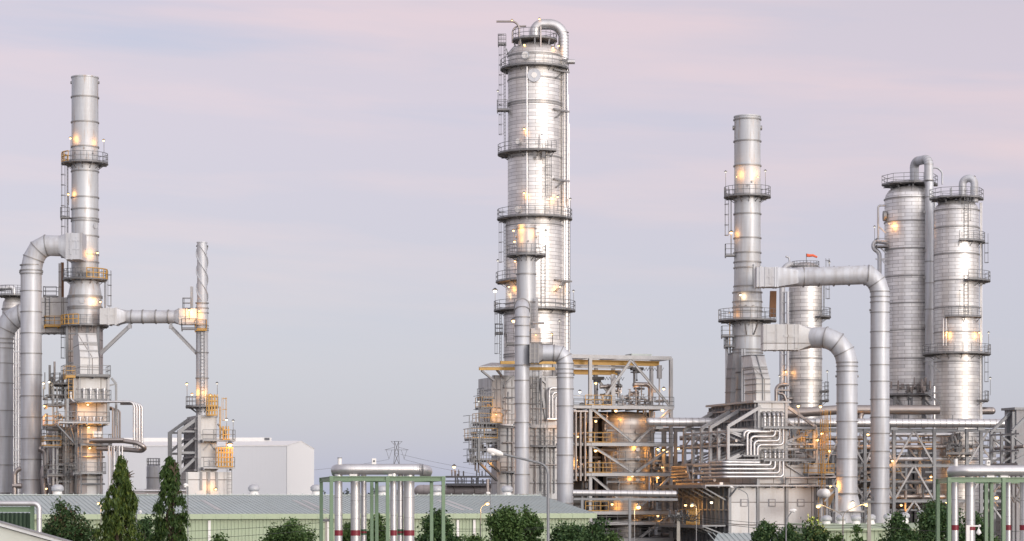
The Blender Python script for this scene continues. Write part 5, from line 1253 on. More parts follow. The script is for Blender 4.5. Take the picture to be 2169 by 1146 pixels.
deck(t, X(1998), X(2056), -1, 1.4, q(2020,960,0).z, False, 'flr', mat='dark'); deck(t, X(2060), X(2095), .2, 2, q(2020,944,0).z, False, 'flr', mat='dark'); deck(t, X(1820), X(1850), -.3, 2, q(1830,1018,0).z, False, 'f', mat='steel'); deck(t, X(1845), X(1925), 3, 4.3, q(1880,1000,3).z, True, 'f', mat='steel'); deck(t, X(1845), X(1925), 3, 4.3, q(1880,1035,3).z, True, 'f', mat='steel')
b = MB()
for k in range(22):
    p = q(random.uniform(2006,2036), random.uniform(930,958), random.uniform(-.6,.8)); b.tube([p,p+Vector((random.uniform(-.5,.5),0,random.uniform(.2,.8)))],random.uniform(.1,.24),8)
for k in range(4): p = q(2003+k*12,962,0); b.beam(p, q(2022,982,0), .14)
t.part('valve_skid', b, M['dark'])
for px,py,ly,pw in ((1890,976,-.3,140),(1909,1070,1,110),(1975,985,2.5,200),(1972,1010,2.5,160),(1406,953,-.3,60),(1403,990,-.3,60),(1437,950,.3,30),(1455,1000,.3,12),(1838,920,2,90),(2060,990,4,160),(2004,1064,2,30),(1848,1002,2,60)): floodlight(t, q(px,py,ly), 0, pw, True, r=.14)
t = Thing('pipe_header', 'long bright overhead pipe running level from the steel building to the far right', 'pipe', 1376, 257, R(7)); m, z, q = t.m, t.z, t.q; b = MB()
zz = q(1376,894,0).z; x1 = q(2180,0,0).x
b.tube([(0,0,zz),(x1,0,zz)],m(9.5),24); b.ball((0,0,zz),m(9.5),20); b.mat(1)
for k in range(60): x = .4+k*x1/60; b.ring((x,0,zz),(1,0,0),m(9.5),.04,.016,24)
t.part('pipe', b, [M['jacket'],M['ringm']])
b = MB()
for px in (1396,1560,1745,1893,2035,2078): x = q(px,0,0).x; b.box(x-.4,x+.4,-.2,.2,zz-m(15),zz-m(9)); 
t.part('saddle', b, M['steel'])

# ---- next furnace, cut by the right edge
f = Thing('furnace', 'grey furnace corner with raking struts cut by the right edge of the picture', 'furnace', 2153, 240, YAW); m, z, q = f.m, f.z, f.q
b = MB(); zt = q(2153,868,0).z; b.box(0,6,0,2.4,0,zt); b.mat(1)
for k in range(2): b.box(-.35,0,.2+k*1.2,.34+k*1.2,0,zt-.2)
b.box(-.3,6.2,-.2,2.6,zt,zt+.25); f.part('casing', b, [M['ribs'],M['steel']])
b = MB(); xo = q(2148,0,.2).x-2.2; zk = q(2121,915,0).z
for px in (2099,2121.5,2144):
    y = f.q2(px,915,xo).y; b.beam((xo,y,zk-3.4),(xo,y,zk if px!=2121.5 else zk),.26)
    if px != 2121.5: b.beam((xo,y,zk),(0,y,zt-.2),.28)
    b.beam((xo,y,zk-.5),(0,y,zk-2),.18); b.beam((xo,y,zk-.3),(0,y,zk-.3),.16); b.beam((xo,y,zk-2.0),(0,y,zk-2.0),.16); b.beam((xo,y,zk-3.2),(0,y,zk-2),.18)
ya, yb_ = f.q2(2099,915,xo).y, f.q2(2160,915,xo).y
b.beam((xo,ya,zk-3.4),(xo,yb_,zk-3.4),.5,.25); b.beam((xo,ya,zk-.3),(xo,yb_,zk-.3),.16); b.beam((xo,ya,zk-2),(xo,yb_,zk-2),.16); f.part('raking_frame', b, M['steel'])
b = MB(); b.tube([(xo+.5,ya,zk-1.7),(xo+.6,yb_,zk-1.6)],m(3.5),12); b.tube([(xo+.5,ya,zk-5),(xo+.5,yb_,zk-5)],m(4),12); f.part('flank_pipe', b, M['jackbr'])
b = MB()
for k in range(20): p = q(random.uniform(2100,2165), random.uniform(1020,1100), -2); b.tube([p,p+Vector((random.uniform(-1,1),0,random.uniform(.3,1.5)))],.1,8)
f.part('valve_rack', b, M['dark'])
floodlight(f, q(2111,1054,-3), 1.5, 260, True, r=.18, off=(.1,.3,-.1))
t = Thing('storage_drum', 'white round ended drum on a steel stand beside the cone footed duct', 'tank', 1749, 238); m, z, q = t.m, t.z, t.q; b = MB()
b.tube([(0,.0,z(1045)),(0,3.2,z(1045))],m(10),24); b.ball((0,0,z(1045)),m(10),24,1); t.part('drum', b, M['white'])
b = MB(); b.beam((-m(6),1,0),(-m(6),1,z(1053)),.2); b.beam((m(6),1,0),(m(6),1,z(1053)),.2); b.beam((m(23),0,0),(m(23),0,z(1032)),.3); b.beam((m(-2),.2,z(1062)),(m(23),.2,z(1034)),.14); t.part('stand', b, M['steelw'])
b = MB(); b.hexa([(m(5),2.6,z(1072)),(m(16),2.6,z(1072)),(m(16),4,z(1072)),(m(5),4,z(1072))],[(m(-4),2.2,z(1046)),(m(26),2.2,z(1046)),(m(26),5,z(1046)),(m(-4),5,z(1046))]); b.box(m(5),m(22),2.2,2.6,z(1046),z(1036)); t.part('hopper', b, M['wood'])
# dark plant in the distance so the lower levels read as a packed site
t = Thing('process_unit', 'dark crowded process unit far behind the right hand pipe rack', 'process unit', 1700, 300); m, z, q = t.m, t.z, t.q
b = MB()
for k in range(16):
    x0 = -m(310)+k*m(50); h_ = z(random.uniform(935,985) if k < 14 else random.uniform(990,1040)); b.box(x0+m(1),x0+m(random.uniform(36,48)),(k%3)*.7,5,0,h_)
t.part('equipment_block', b, M['plant'])
b = MB()
for k in range(26): x0 = -m(310)+k*m(31); b.beam((x0,-1,0),(x0,-1,z(random.uniform(940,1000))),.3); 
for py in (960,1000,1040,1080): b.beam((-m(310),-1,z(py)),(m(480),-1,z(py)),.25)
t.part('frame', b, M['steel'])
# ================================================================== FAR AND FOREGROUND
# ---- white hall
t = Thing('industrial_hall', 'long low white hall with a shallow gabled roof behind the slim stack', 'building', 607, 400, R(-5.5))
m, z, q = t.m, t.z, t.q
W, Lh, ze, zr = 26.0, 46.0, z(944), z(936)+.45
b = MB(); ov = .01
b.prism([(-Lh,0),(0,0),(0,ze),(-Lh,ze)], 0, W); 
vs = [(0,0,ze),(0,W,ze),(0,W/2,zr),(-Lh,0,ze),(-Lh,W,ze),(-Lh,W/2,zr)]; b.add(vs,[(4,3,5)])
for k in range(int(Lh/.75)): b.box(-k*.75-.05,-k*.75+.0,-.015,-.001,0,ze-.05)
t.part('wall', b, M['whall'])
b = MB(); b.add([(.06,0,0),(.06,W,0),(.06,W,ze),(.06,W/2,zr),(.06,0,ze)],[(0,1,2,3,4)]); t.part('gable_wall', b, paint('sunlit_white_sheet', (.88,.88,.87), .5, .06, (.8,.79,.77)))  # same sheet as the side wall, sunlight painted in as a lighter tone
b = MB(); o = .12
b.hexa([(-Lh-o,-o,ze-.05),(o,-o,ze-.05),(o,W/2,zr-.05),(-Lh-o,W/2,zr-.05)],[(-Lh-o,-o,ze+.08),(o,-o,ze+.08),(o,W/2,zr+.08),(-Lh-o,W/2,zr+.08)])
b.hexa([(-Lh-o,W/2,zr-.05),(o,W/2,zr-.05),(o,W+o,ze-.05),(-Lh-o,W+o,ze-.05)],[(-Lh-o,W/2,zr+.08),(o,W/2,zr+.08),(o,W+o,ze+.08),(-Lh-o,W+o,ze+.08)])
t.part('roof', b, M['white'])
b = MB(); xr_ = t.q(573,0,W/2).x; b.box(-Lh,xr_,W/2-1,W/2+1,zr+.0,zr+.65); b.mat(1); b.box(xr_-.9,xr_+.02,W/2-1.05,W/2-1.0,zr+.15,zr+.6); t.part('ridge_vent', b, [M['white'],M['rail']])
# ---- pylon
t = Thing('power_pylon', 'lattice power pylon far off on the horizon', 'pylon', 840, 900); m, z = t.m, t.z; b = MB()
def lat(p, q): b.beam(p, q, .13)
lev = [(0,4.2),(z(1020),2.6),(z(985),1.1),(z(960),.8),(z(935),.8)]
for i in range(len(lev)-1):
    (z0,w0),(z1,w1) = lev[i],lev[i+1]
    for sx in (-1,1):
        for sy in (-1,1): lat((sx*w0,sy*w0,z0),(sx*w1,sy*w1,z1))
        lat((sx*w0,-w0,z0),(-sx*w1,-w1,z1)); lat((sx*w0,w0,z0),(-sx*w1,w1,z1)); lat((sx*w1,-w1,z1),(-sx*w1,-w1,z1))
for py, hw, dz in ((953,25,7),(935,12,0)):
    for sx in (-1,1): lat((0,0,z(py)),(sx*m(hw),0,z(py))); lat((sx*m(3.5),0,z(py-6) if dz else z(py+8)),(sx*m(hw),0,z(py)))
for sx in (-1,1):
    for k in (10,22): lat((sx*m(k),0,z(953)),(sx*m(16),0,z(972)))
t.part('lattice', b, M['rail'])
for k,(x0,y0,x1,y1) in enumerate(((855,973,1040,1008),(848,962,1060,1000),(824,973,600,1000))):
    cb = Thing('power_line', ['lower','upper','left hand'][k]+' faint power line sagging away from the far pylon', 'cable', x0, 900); b = MB()
    p, q_ = Vector(cb.q(x0,y0)), Vector(cb.q(x1,y1)); b.tube([p.lerp(q_,i/12)+Vector((0,0,-3*(i/12)*(1-i/12))) for i in range(13)], .05, 5); cb.part('wire', b, M['rail'])
# ---- far drum tank and pipe deck left of the central furnace
t = Thing('storage_drum', 'long pale horizontal drum lying low behind the green roofed warehouse', 'tank', 950, 300); m, z, q = t.m, t.z, t.q; b = MB()
b.tube([q(890,1040),q(1045,1040)], m(13), 24); b.ball(q(890,1040), m(13), 20); b.mat(1)
for k in range(9): b.ring(q(898+k*17,1040),(1,0,0),m(13),.06,.03,24)
t.part('drum', b, [M['pink'],M['ringm']])
b = MB(); b.box(q(944,0,-1).x,q(1045,0,-1).x,-1.6,-.4,z(1028),z(1024)); 
for px in (900,960,1030): b.box(q(px,0).x-.3,q(px,0).x+.3,-.5,.5,0,z(1045))
b.beam(q(944,1010,-1),q(1045,1010,-1),.5,.25); b.beam(q(944,1019,-1),q(1045,1019,-1),.15)
for k in range(34): 
    p = q(random.uniform(946,1044),random.choice((1010,1024)),-1); b.beam(p,p+Vector((0,0,random.uniform(.3,1.0))),random.uniform(.06,.2))
t.part('pipe_deck', b, M['rail'])
floodlight(t, q(962,989,-1), 1.3, 60, True, r=.2)
# ---- far tree line
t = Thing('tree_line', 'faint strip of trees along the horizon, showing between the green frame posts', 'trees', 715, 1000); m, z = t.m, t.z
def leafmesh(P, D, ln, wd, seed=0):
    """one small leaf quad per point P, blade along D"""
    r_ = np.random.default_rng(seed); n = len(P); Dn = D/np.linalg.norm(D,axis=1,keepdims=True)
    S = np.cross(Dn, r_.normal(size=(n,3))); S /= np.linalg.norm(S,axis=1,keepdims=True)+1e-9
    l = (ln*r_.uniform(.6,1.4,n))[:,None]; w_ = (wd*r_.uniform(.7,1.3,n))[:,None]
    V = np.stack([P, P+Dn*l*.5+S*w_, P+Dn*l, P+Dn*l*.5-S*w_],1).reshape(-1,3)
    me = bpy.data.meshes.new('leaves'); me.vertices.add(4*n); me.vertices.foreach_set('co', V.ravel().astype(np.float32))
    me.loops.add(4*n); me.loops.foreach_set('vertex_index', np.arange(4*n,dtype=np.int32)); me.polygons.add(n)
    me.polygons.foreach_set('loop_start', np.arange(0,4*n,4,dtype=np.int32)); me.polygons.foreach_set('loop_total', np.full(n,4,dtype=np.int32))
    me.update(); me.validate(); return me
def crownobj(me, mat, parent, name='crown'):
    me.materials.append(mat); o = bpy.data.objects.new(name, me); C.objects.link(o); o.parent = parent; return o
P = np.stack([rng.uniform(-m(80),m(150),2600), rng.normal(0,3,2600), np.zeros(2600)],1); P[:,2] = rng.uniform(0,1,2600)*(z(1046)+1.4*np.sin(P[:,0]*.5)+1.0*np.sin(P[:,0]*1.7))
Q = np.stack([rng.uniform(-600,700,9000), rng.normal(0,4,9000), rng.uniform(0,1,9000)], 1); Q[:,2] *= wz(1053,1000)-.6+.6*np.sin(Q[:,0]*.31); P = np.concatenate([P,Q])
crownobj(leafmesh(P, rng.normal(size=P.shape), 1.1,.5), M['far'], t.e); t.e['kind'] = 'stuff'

# ---- warehouse
WY = R(18)
def warehouse(name, label, px_e, py_e, Y, Llen, run, zr, ze, roofmat, wallmat, fz=.33):
    t = Thing(name, label, 'building', px_e, Y, WY); b = MB()
    # local x runs along the ridge (negative = left), local y runs away from the camera
    b.hexa([(-Llen,0,ze-.06),(0,0,ze-.06),(0,run,zr-.06),(-Llen,run,zr-.06)],[(-Llen,0,ze),(0,0,ze),(0,run,zr),(-Llen,run,zr)])
    b.hexa([(-Llen,run,zr-.06),(0,run,zr-.06),(0,2*run,ze-.06),(-Llen,2*run,ze-.06)],[(-Llen,run,zr),(0,run,zr),(0,2*run,ze),(-Llen,2*run,ze)])
    k = .0
    while k < Llen: b.beam((-k-.02,0,ze+.02),(-k-.02,run,zr+.02),.04,.04); k += .34
    b.box(-Llen,.05,run-.25,run+.25,zr+.01,zr+.07)
    k = 0
    while k < Llen: b.box(-k-.05,-k,run-.05,run+.05,zr+.07,zr+.16); k += .9
    t.part('roof', b, roofmat)
    b = MB(); b.box(-Llen,.06,-.08,-.002,ze-fz,ze+.03); b.box(.002,.07,0,2*run,ze-fz,ze-.05); k = 0
    while k < Llen: b.box(-k-.03,-k,-.1,-.08,ze-fz,ze+.02); k += .9
    t.part('fascia', b, wallmat)
    b = MB(); b.box(-Llen+.2,-.35,.35,2*run-.3,0,ze-.1); b.add([(-.35,.35,ze-.1),(-.35,2*run-.35,ze-.1),(-.35,run,zr-.08)],[(0,1,2)]); k = .4
    while k < Llen: b.box(-k-.10,-k,.30,.349,0,ze-.1); k += .25
    t.part('wall', b, wallmat); return t
wh = warehouse('warehouse', 'pale green warehouse with a long grey ribbed roof along the bottom left', 1262, 1088, 168, 62, 12.6, wz(1050,180.5), wz(1088,168), M['roofg'], M['greenw'])
b = MB()
for px in (1004,969,443,693): x = wh.q(px,1100,.3).x; b.box(x-.09,x+.09,.18,.30,0,wz(1092,166)-.3)
wh.part('downpipe', b, M['white'])
b = MB()
for k in (8.5, 9.2, 19.5, 20.2, 27, 33, 33.7): z0_, z1_ = wz(1088,168), wz(1050,180.5); b.hexa([(-k-.33,2.5,z0_+(z1_-z0_)*.2+.01),(-k,2.5,z0_+(z1_-z0_)*.2+.01),(-k,9,z0_+(z1_-z0_)*.715+.01),(-k-.33,9,z0_+(z1_-z0_)*.715+.01)],[(-k-.33,2.5,z0_+(z1_-z0_)*.2+.03),(-k,2.5,z0_+(z1_-z0_)*.2+.03),(-k,9,z0_+(z1_-z0_)*.715+.03),(-k-.33,9,z0_+(z1_-z0_)*.715+.03)])
wh.part('skylight_sheet', b, paint('skylight_sheet', (.47,.46,.45), .4, .3))
rw = Thing('warehouse', 'green walled warehouse with a row of seven roof ventilators low at right', 'building', 1900, 172, R(6)); m, z, q = rw.m, rw.z, rw.q
b = MB(); b.box(q(1735,0).x,q(2030,0).x,0,9,0,z(1120)); k = q(1735,0).x
while k < q(2030,0).x: b.box(k,k+.05,-.05,-.001,0,z(1120)); k += .3
rw.part('wall', b, M['greenw'])
b = MB(); x0, x1 = q(1730,0).x, q(2035,0).x; b.hexa([(x0,-.2,z(1121)),(x1,-.2,z(1121)),(x1,5,z(1110.5)),(x0,5,z(1110.5))],[(x0,-.2,z(1120)),(x1,-.2,z(1120)),(x1,5,z(1109)),(x0,5,z(1109))]); b.box(x0,x1,-.3,-.2,z(1123.5),z(1119.5)); b.box(x0,x1,4.8,9.2,z(1113),z(1110.5)); rw.part('roof', b, M['greenw'])
lr = Thing('shed', 'low shed with a pale ribbed roof just left of the right hand bushes', 'building', 1515, 175, R(6)); m, z, q = lr.m, lr.z, lr.q
b = MB(); b.hexa([q(1512,1147),q(1690,1147),q(1690,1129,4),q(1520,1131,4)],[q(1512,1146),q(1690,1146),q(1690,1128,4),q(1520,1130,4)]); x = q(1514,0).x
while x < q(1688,0).x: b.beam((x,0,z(1146)+.03),(x+.25,4,z(1129.5,4)+.03),.05); x += .4
lr.part('roof', b, M['roofg']); b = MB(); b.box(q(1514,0).x+.1,q(1688,0).x,.1,4,0,z(1148)); lr.part('wall', b, M['greenw'])
# ---- turbine ventilators
def ventilator(px, py, Y, r_px, label, src=None, grp='roof ventilators'):
    if src is None:
        t = Thing('roof_ventilator', label, 'ventilator', px, Y, 0, grp); r = r_px*Y/F
        b = MB(); pr = [(r*.72,r*-.55),(r*.95,r*-.35),(r*1.0,r*-.05),(r*.93,r*.25),(r*.72,r*.48),(r*.4,r*.6),(.01,r*.63)]; b.lathe(pr, n=28); b.mat(1)
        for k in range(28): a = 2*PI*k/28; b.beam((r*.97*math.cos(a),r*.97*math.sin(a),-r*.35),(r*.97*math.cos(a+.12),r*.97*math.sin(a+.12),r*.2),.02)
        t.part('turbine_head', b, [M['alu'],M['alu']])
        b = MB(); b.lathe([(r*1.0,-r*1.5),(r*.95,-r*1.35),(r*.74,-r*.85),(r*.70,-r*.5)], n=24); t.part('neck', b, M['white']); e_ = t.e
    else: e_ = dup(src); tag(e_, label, 'ventilator', grp)
    e_.location = (wx(px,Y), Y, wz(py,Y)); return e_
v0 = ventilator(538, 1034, 176, 12.6, 'roof ventilator in front of the white hall, left of the green pipe frame')
for px, py, Y, lb in ((122,1034,172,'leftmost roof ventilator, below the left furnace'),(670,1034,178,'roof ventilator tucked against the left end of the green pipe frame'),(811,1036,179,'roof ventilator seen through the middle of the green pipe frame'),(926,1036,180,'roof ventilator at the right end of the green pipe frame'),(1074,1036,181,'roof ventilator in front of the central furnace, left of the arm lamp post')): ventilator(px,py,Y,0,lb,v0)
v1 = ventilator(1751, 1098, 176, 10.8, 'first of the right hand ventilator row, beside the yellow ladder', grp='right hand roof ventilators')
for i,(px,py) in enumerate(((1782,1097),(1813,1097),(1844,1095.5),(1882,1094),(1916,1092),(1953,1088))): ventilator(px,py,176,0,['second','third','fourth','fifth','sixth','last'][i]+' ventilator from the left in the right hand roof row',v1,'right hand roof ventilators')

# ---- green pipe frames
def ibox(b, x, y, z0, z1, w): b.ibeam((x,y,z0),(x,y,z1),w,w)
f = Thing('pipe_gantry', 'green steel frame carrying a fat silver header pipe in the middle foreground', 'pipe gantry', 702, 100, R(8)); m, z, q = f.m, f.z, f.q
xr = q(939,0).x; zt = z(1008.5); ly = 5.6
for px, l_ in ((702,0),(821,0),(939,0),(680.5,ly),(798,ly),(914,ly),(787.5,ly+2.2)):
    b = MB(); ibox(b, q(px,0,l_).x, l_, 0, zt-.02-(.12 if l_ else 0), .15); f.part('column', b, M['green'])
b = MB(); b.ibeam((-.09,0,zt-.105),(xr+.09,0,zt-.105),.15,.205); xb = q(680.5,0,ly).x; b.ibeam((xb-.09,ly,zt-.115),(q(914,0,ly).x+.09,ly,zt-.115),.15,.2)
for (xa_,xb_) in ((0,xb),(q(821,0).x,q(798,0,ly).x),(xr,q(914,0,ly).x)): b.ibeam((xa_,.1,zt-.11),(xb_,ly-.1,zt-.11),.14,.19)
f.part('beam', b, M['green'])
b = MB(); x = q(821,0).x
for xx in (0,x,xr): b.box(xx-.085,xx+.085,-.012-.075,-.076,zt-.205,zt)
f.part('bolt_plate', b, M['green'])
h = Thing('header_pipe', 'fat silver header pipe lying along the top of the middle green frame', 'pipe', 720, 100.9, R(8)); m, z, q = h.m, h.z, h.q; b = MB()
b.tube(fillet([q(713,1000,2.6),q(712,995,.3),q(735,994,0),q(893,994,0),q(905,998,.7),q(900,1008,1.6)],.5,6),m(11.6),28); b.mat(1)
for px in (742,750,775,800,825,850,875,884,888,892,896): b.ring(q(px,994,0),(1,-.0,0),m(11.6),.012,.006,28)
h.part('pipe', b, [M['jacket'],M['alu']])
b = MB(); b.tube([q(719.5,984,.2),q(719.5,969,.2)],m(4.3),14); b.mat(1); b.ring(q(719.5,970,.2),(0,0,1),m(4.3),.03,.012,14); b.mat(0); b.box(q(787.5,0).x,q(796.5,0).x,-.1,.1,z(983),z(971)); b.mat(1); b.tube([(q(792,0).x,-.1,z(976.5)),(q(792,0).x,-.13,z(976.5))],m(2.2),12); h.part('vent_stub', b, [M['white'],M['rail']])
b = MB()
for px in (740,822): b.box(q(px,0).x,q(px+16,0).x,-.15,.15,z(1008.3),z(1004.5))
h.part('saddle', b, M['white'])
def vpipe(px, r_px, Y, top, band, lab, grp):
    t = Thing('vertical_pipe', lab, 'pipe', px, Y, 0, grp); m, z = t.m, t.z; b = MB(); r = m(r_px)
    b.tube([(0,0,0),(0,0,z(top))], r, 24); b.mat(1)
    for py in (1058,1098): b.ring((0,0,z(py+random.uniform(-8,8))),(0,0,1),r,.015,.006,24)
    t.part('pipe', b, [M['jacket'],M['ringm']])
    b = MB(); y0, y1 = band[1:]; b.lathe([(r+.004,z(y1)),(r+.008,z(y1)),(r+.008,z(y0)),(r+.004,z(y0)),(r+.004,z(y1))],n=24)
    if band[0] == 'g': 
        b.mat(1); b.lathe([(r+.009,z(y1-3.4)),(r+.012,z(y1-3.4)),(r+.012,z(y0+4)),(r+.009,z(y0+4)),(r+.009,z(y1-3.4))],n=24); t.part('band', b, [M['gband'],M['maroon']])
    else: t.part('band', b, M['maroon'])
G1 = 'vertical pipes inside the middle green frame'
for px, r_, c_, y, lab in ((717,8.3,'m',101.2,'first silver vertical pipe from the left inside the middle green frame'),(753,10.3,'m',101.6,'second and thick silver pipe with a maroon band in the middle green frame'),(770.5,5.8,'g',102,'thin silver pipe with a green and red band, left of the middle green posts'),(833.5,6.8,'m',101.2,'slim maroon banded pipe just right of the front middle green post'),(848,6.2,'g',101.8,'thin pipe with a green and red band right of the front middle green post'),(866.5,11.3,'m',101.6,'thickest rightmost silver pipe with a maroon band in the middle green frame')):
    vpipe(px, r_, y, 1003, (c_,1123,1134.6) if c_=='m' else ('g',1121,1133), lab, G1)

f = Thing('pipe_gantry', 'green steel frame with a fat silver header pipe at the right edge', 'pipe gantry', 2010, 98, R(8)); m, z, q = f.m, f.z, f.q
xr = q(2245,0).x; zt = z(1011); 
for px, l_ in ((2010,0),(2125.5,0),(2242,0),(1986.5,ly),(2100,ly),(2088.5,ly+2.2),(2215,ly)):
    b = MB(); ibox(b, q(px,0,l_).x, l_, 0, zt-.02-(.12 if l_ else 0), .15); f.part('column', b, M['green'])
b = MB(); b.ibeam((-.09,0,zt-.105),(xr+.09,0,zt-.105),.15,.21); xb = q(1986.5,0,ly).x; b.ibeam((xb-.09,ly,zt-.115),(q(2215,0,ly).x,ly,zt-.115),.15,.2)
for (xa_,xb_) in ((0,xb),(q(2125.5,0).x,q(2100,0,ly).x)): b.ibeam((xa_,.1,zt-.11),(xb_,ly-.1,zt-.11),.14,.19)
f.part('beam', b, M['green'])
h = Thing('header_pipe', 'fat silver header pipe on the right green frame, running out of the picture', 'pipe', 2030, 98.9, R(8)); m, z, q = h.m, h.z, h.q; b = MB()
b.tube(fillet([q(2017,1003,2.6),q(2017,998,.3),q(2045,997,0),q(2260,997,0)],.55,6),m(11.6),28); b.mat(1)
for px in (2056,2060,2064,2068,2073,2100,2140): b.ring(q(px,997,0),(1,0,0),m(11.6),.012,.006,28)
h.part('pipe', b, [M['jacket'],M['alu']])
b = MB(); b.tube([q(2025,988,.2),q(2025,972,.2)],m(3.6),14); b.box(q(2088.5,0).x,q(2096,0).x,-.1,.1,z(986),z(975)); b.mat(1); b.tube([(q(2092.5,0).x,-.1,z(980)),(q(2092.5,0).x,-.13,z(980))],m(2),12); h.part('vent_stub', b, [M['white'],M['rail']])
b = MB()
for px in (2088,2117): b.box(q(px,0).x,q(px+16,0).x,-.15,.15,z(1011),z(1007.5))
h.part('saddle', b, M['white'])
G2 = 'vertical pipes inside the right green frame'
for px, r_, lab in ((2023,7.2,'silver pipe just inside the left post of the right green frame'),(2055.5,10,'thick silver pipe behind the white lamp in the right green frame'),(2136,5.6,'thin silver pipe right of the middle post of the right green frame'),(2170,10,'silver pipe cut by the right picture edge in the right green frame')): vpipe(px, r_, 99.4, 1004, ('m',1112,1123), lab, G2)
t = Thing('lamp_post', 'white swan necked lamp standing in front of the right green frame', 'lamp', 2050, 94); m, z = t.m, t.z; b = MB()
b.box(-m(3.6),m(3.6),-m(3),m(3),0,z(1112.5)); b.beam((-m(3),0,z(1114)),(m(24),0,z(1114)),m(3.2)); b.ball((m(25),0,z(1114)),m(3),10); t.part('post', b, M['white'])
b = MB(); b.lathe([(m(5.6),z(1130)),(m(5.2),z(1127)),(m(3),z(1122)),(m(1.2),z(1120)),(m(1.2),z(1116))],(m(23),0,0),16); t.part('lamp_shade', b, M['white'])
b = MB(); b.ball((m(23),0,z(1130)),m(3.6),10); t.part('globe', b, M['glass'])

f = Thing('pipe_gantry', 'green frame with slatted infill and a bent silver pipe in the bottom left corner', 'pipe gantry', 68, 84, R(4)); m, z, q = f.m, f.z, f.q
b = MB(); b.box(q(64,0).x,q(72,0).x,0,.15,0,z(1071.5)); f.part('post', b, M['green'])
b = MB(); b.box(q(-40,0).x,q(63.8,0).x,.02,.15,z(1084.5),z(1073.5)); f.part('beam', b, M['green'])
b = MB()
for k in range(10): x = q(-20+k*9,0).x; b.add([(x,.3,0),(x+.12,.1,0),(x+.13,.1,z(1086)),(x+.01,.3,z(1086))],[(0,1,2,3)])
b.box(q(-40,0).x,q(62,0).x,.4,.45,0,z(1087)); f.part('slat', b, M['greend'])
t = Thing('bent_pipe', 'silver pipe bending down over the green frame in the bottom left corner', 'pipe', 80, 83.6); m, z, q = t.m, t.z, t.q; b = MB()
b.tube(fillet([q(-60,1066.5),q(83,1066.5),q(83,1190)],.2,6),m(5.5),20); b.mat(1); b.ring(q(83,1099),(0,0,1),m(5.5),.02,.01,20); t.part('pipe', b, [M['jacket'],M['ringm']])
# ---- roof corner bottom left
t = Thing('outbuilding', 'pale outbuilding gable with a rust stained white verge in the bottom left corner', 'building', 60, 52); m, z, q = t.m, t.z, t.q
p0, p1 = q(-160,1062), q(230,1172); b = MB()
b.prism([(p0.x,0),(p1.x,0),(p1.x,p1.z-.10),(p0.x,p0.z-.10)], .1, .3); t.part('wall', b, paint('pale_render', (.56,.585,.53), .8, .25))
b = MB(); d = (p1-p0).normalized(); up = Vector((-d.z,0,d.x)); b.hexa([p0-up*.075,p1-up*.075,p1-up*.075+Vector((0,.4,0)),p0-up*.075+Vector((0,.4,0))],[p0,p1,p1+Vector((0,.4,0)),p0+Vector((0,.4,0))]); t.part('verge', b, metal('stained_verge', (.62,.64,.64), .0, .6, .3, rust=.9))
dn = Vector((0,5,-1.2)); b = MB(); b.hexa([p0+up*.003-Vector((0,.03,0)),p1+up*.003-Vector((0,.03,0)),p1+up*.003+Vector((0,.4,-.02)),p0+up*.003+Vector((0,.4,-.02))],[p0+up*.02-Vector((0,.03,0)),p1+up*.02-Vector((0,.03,0)),p1+up*.02+Vector((0,.4,0)),p0+up*.02+Vector((0,.4,0))]); b.hexa([p0+Vector((0,.4,-.25)),p1+Vector((0,.4,-.25)),p1+dn,p0+dn],[p0+Vector((0,.4,-.12)),p1+Vector((0,.4,-.12)),p1+dn+Vector((0,0,.1)),p0+dn+Vector((0,0,.1))]); t.part('roof', b, M['ringm'])

# ---- street lamps
def street(name_l, px, Y, top, pts, head, lit, rpx=1.6, power=150, hl=None):
    t = Thing('street_lamp', name_l, 'street lamp', px, Y); m, z, q = t.m, t.z, t.q; b = MB()
    b.tube([q(px,top),(0,0,0)][::-1], [m(rpx*1.25),m(rpx*.9)], 12); b.tube(fillet([q(px,top+4)]+[q(*p) for p in pts],.5,6), m(rpx*.75), 10); t.part('pole', b, M['steel'])
    b = MB(); p, q2_ = q(*head[0]), q(*head[1]); r = m(head[2]); b.tube([p,p.lerp(q2_,.2),p.lerp(q2_,.7),q2_],[r*.35,r*.8,r,r*.55],14); t.part('lamp_head', b, M['white'] if not lit else M['steel'])
    g = MB(); gp = p.lerp(q2_,.65)+Vector((0,-r*.3,-r*.75)); g.ball(gp, r*(.95 if lit else .7), 12, .7); t.part('globe', g, M['warm'] if lit else M['glass'])
    if lit:
        l = bpy.data.lights.new('lamp_glow','POINT'); l.energy = power; l.color = (1,.6,.22); l.shadow_soft_size = .1
        lo = bpy.data.objects.new('lamp_glow', l); C.objects.link(lo); lo.parent = t.e; lo.location = gp+Vector((0,-.3,-.3))
    return t
street('large unlit street lamp with a long curved arm and white head above the warehouse roof', 1161, 92, 1003, [(1157.5,990),(1148,982),(1064,961.5)], ((1066,963),(1032,953),7.5), False, 3.2)
street('lit street lamp beside the bushy tree, left of the long armed lamp', 1018, 128, 1078, [(1019,1074),(1028,1068)], ((1026,1069),(1036,1062),4), True, 1.1, 60)
street('small dark street lamp standing behind the lit one by the central warehouse', 1039, 160, 1052, [(1038,1047),(1034,1043)], ((1039,1045),(1030,1044),3), False, .9)
street('slim lamp post with a round lit globe in front of the steel building', 1344, 150, 1082, [(1344,1080),(1345,1078)], ((1349,1070),(1354,1072),5), True, .9, 90)
street('unlit street lamp with a hooked arm before the white furnace box', 1665, 118, 1106, [(1665,1101),(1676,1085)], ((1672,1082),(1687,1081),4), False, 1.4)
street('lit street lamp arching left over the ventilator row beside the drum', 1786, 122, 1098, [(1783,1089),(1770,1082),(1740,1069)], ((1742,1068),(1728,1071),4.5), True, 1.3, 120)
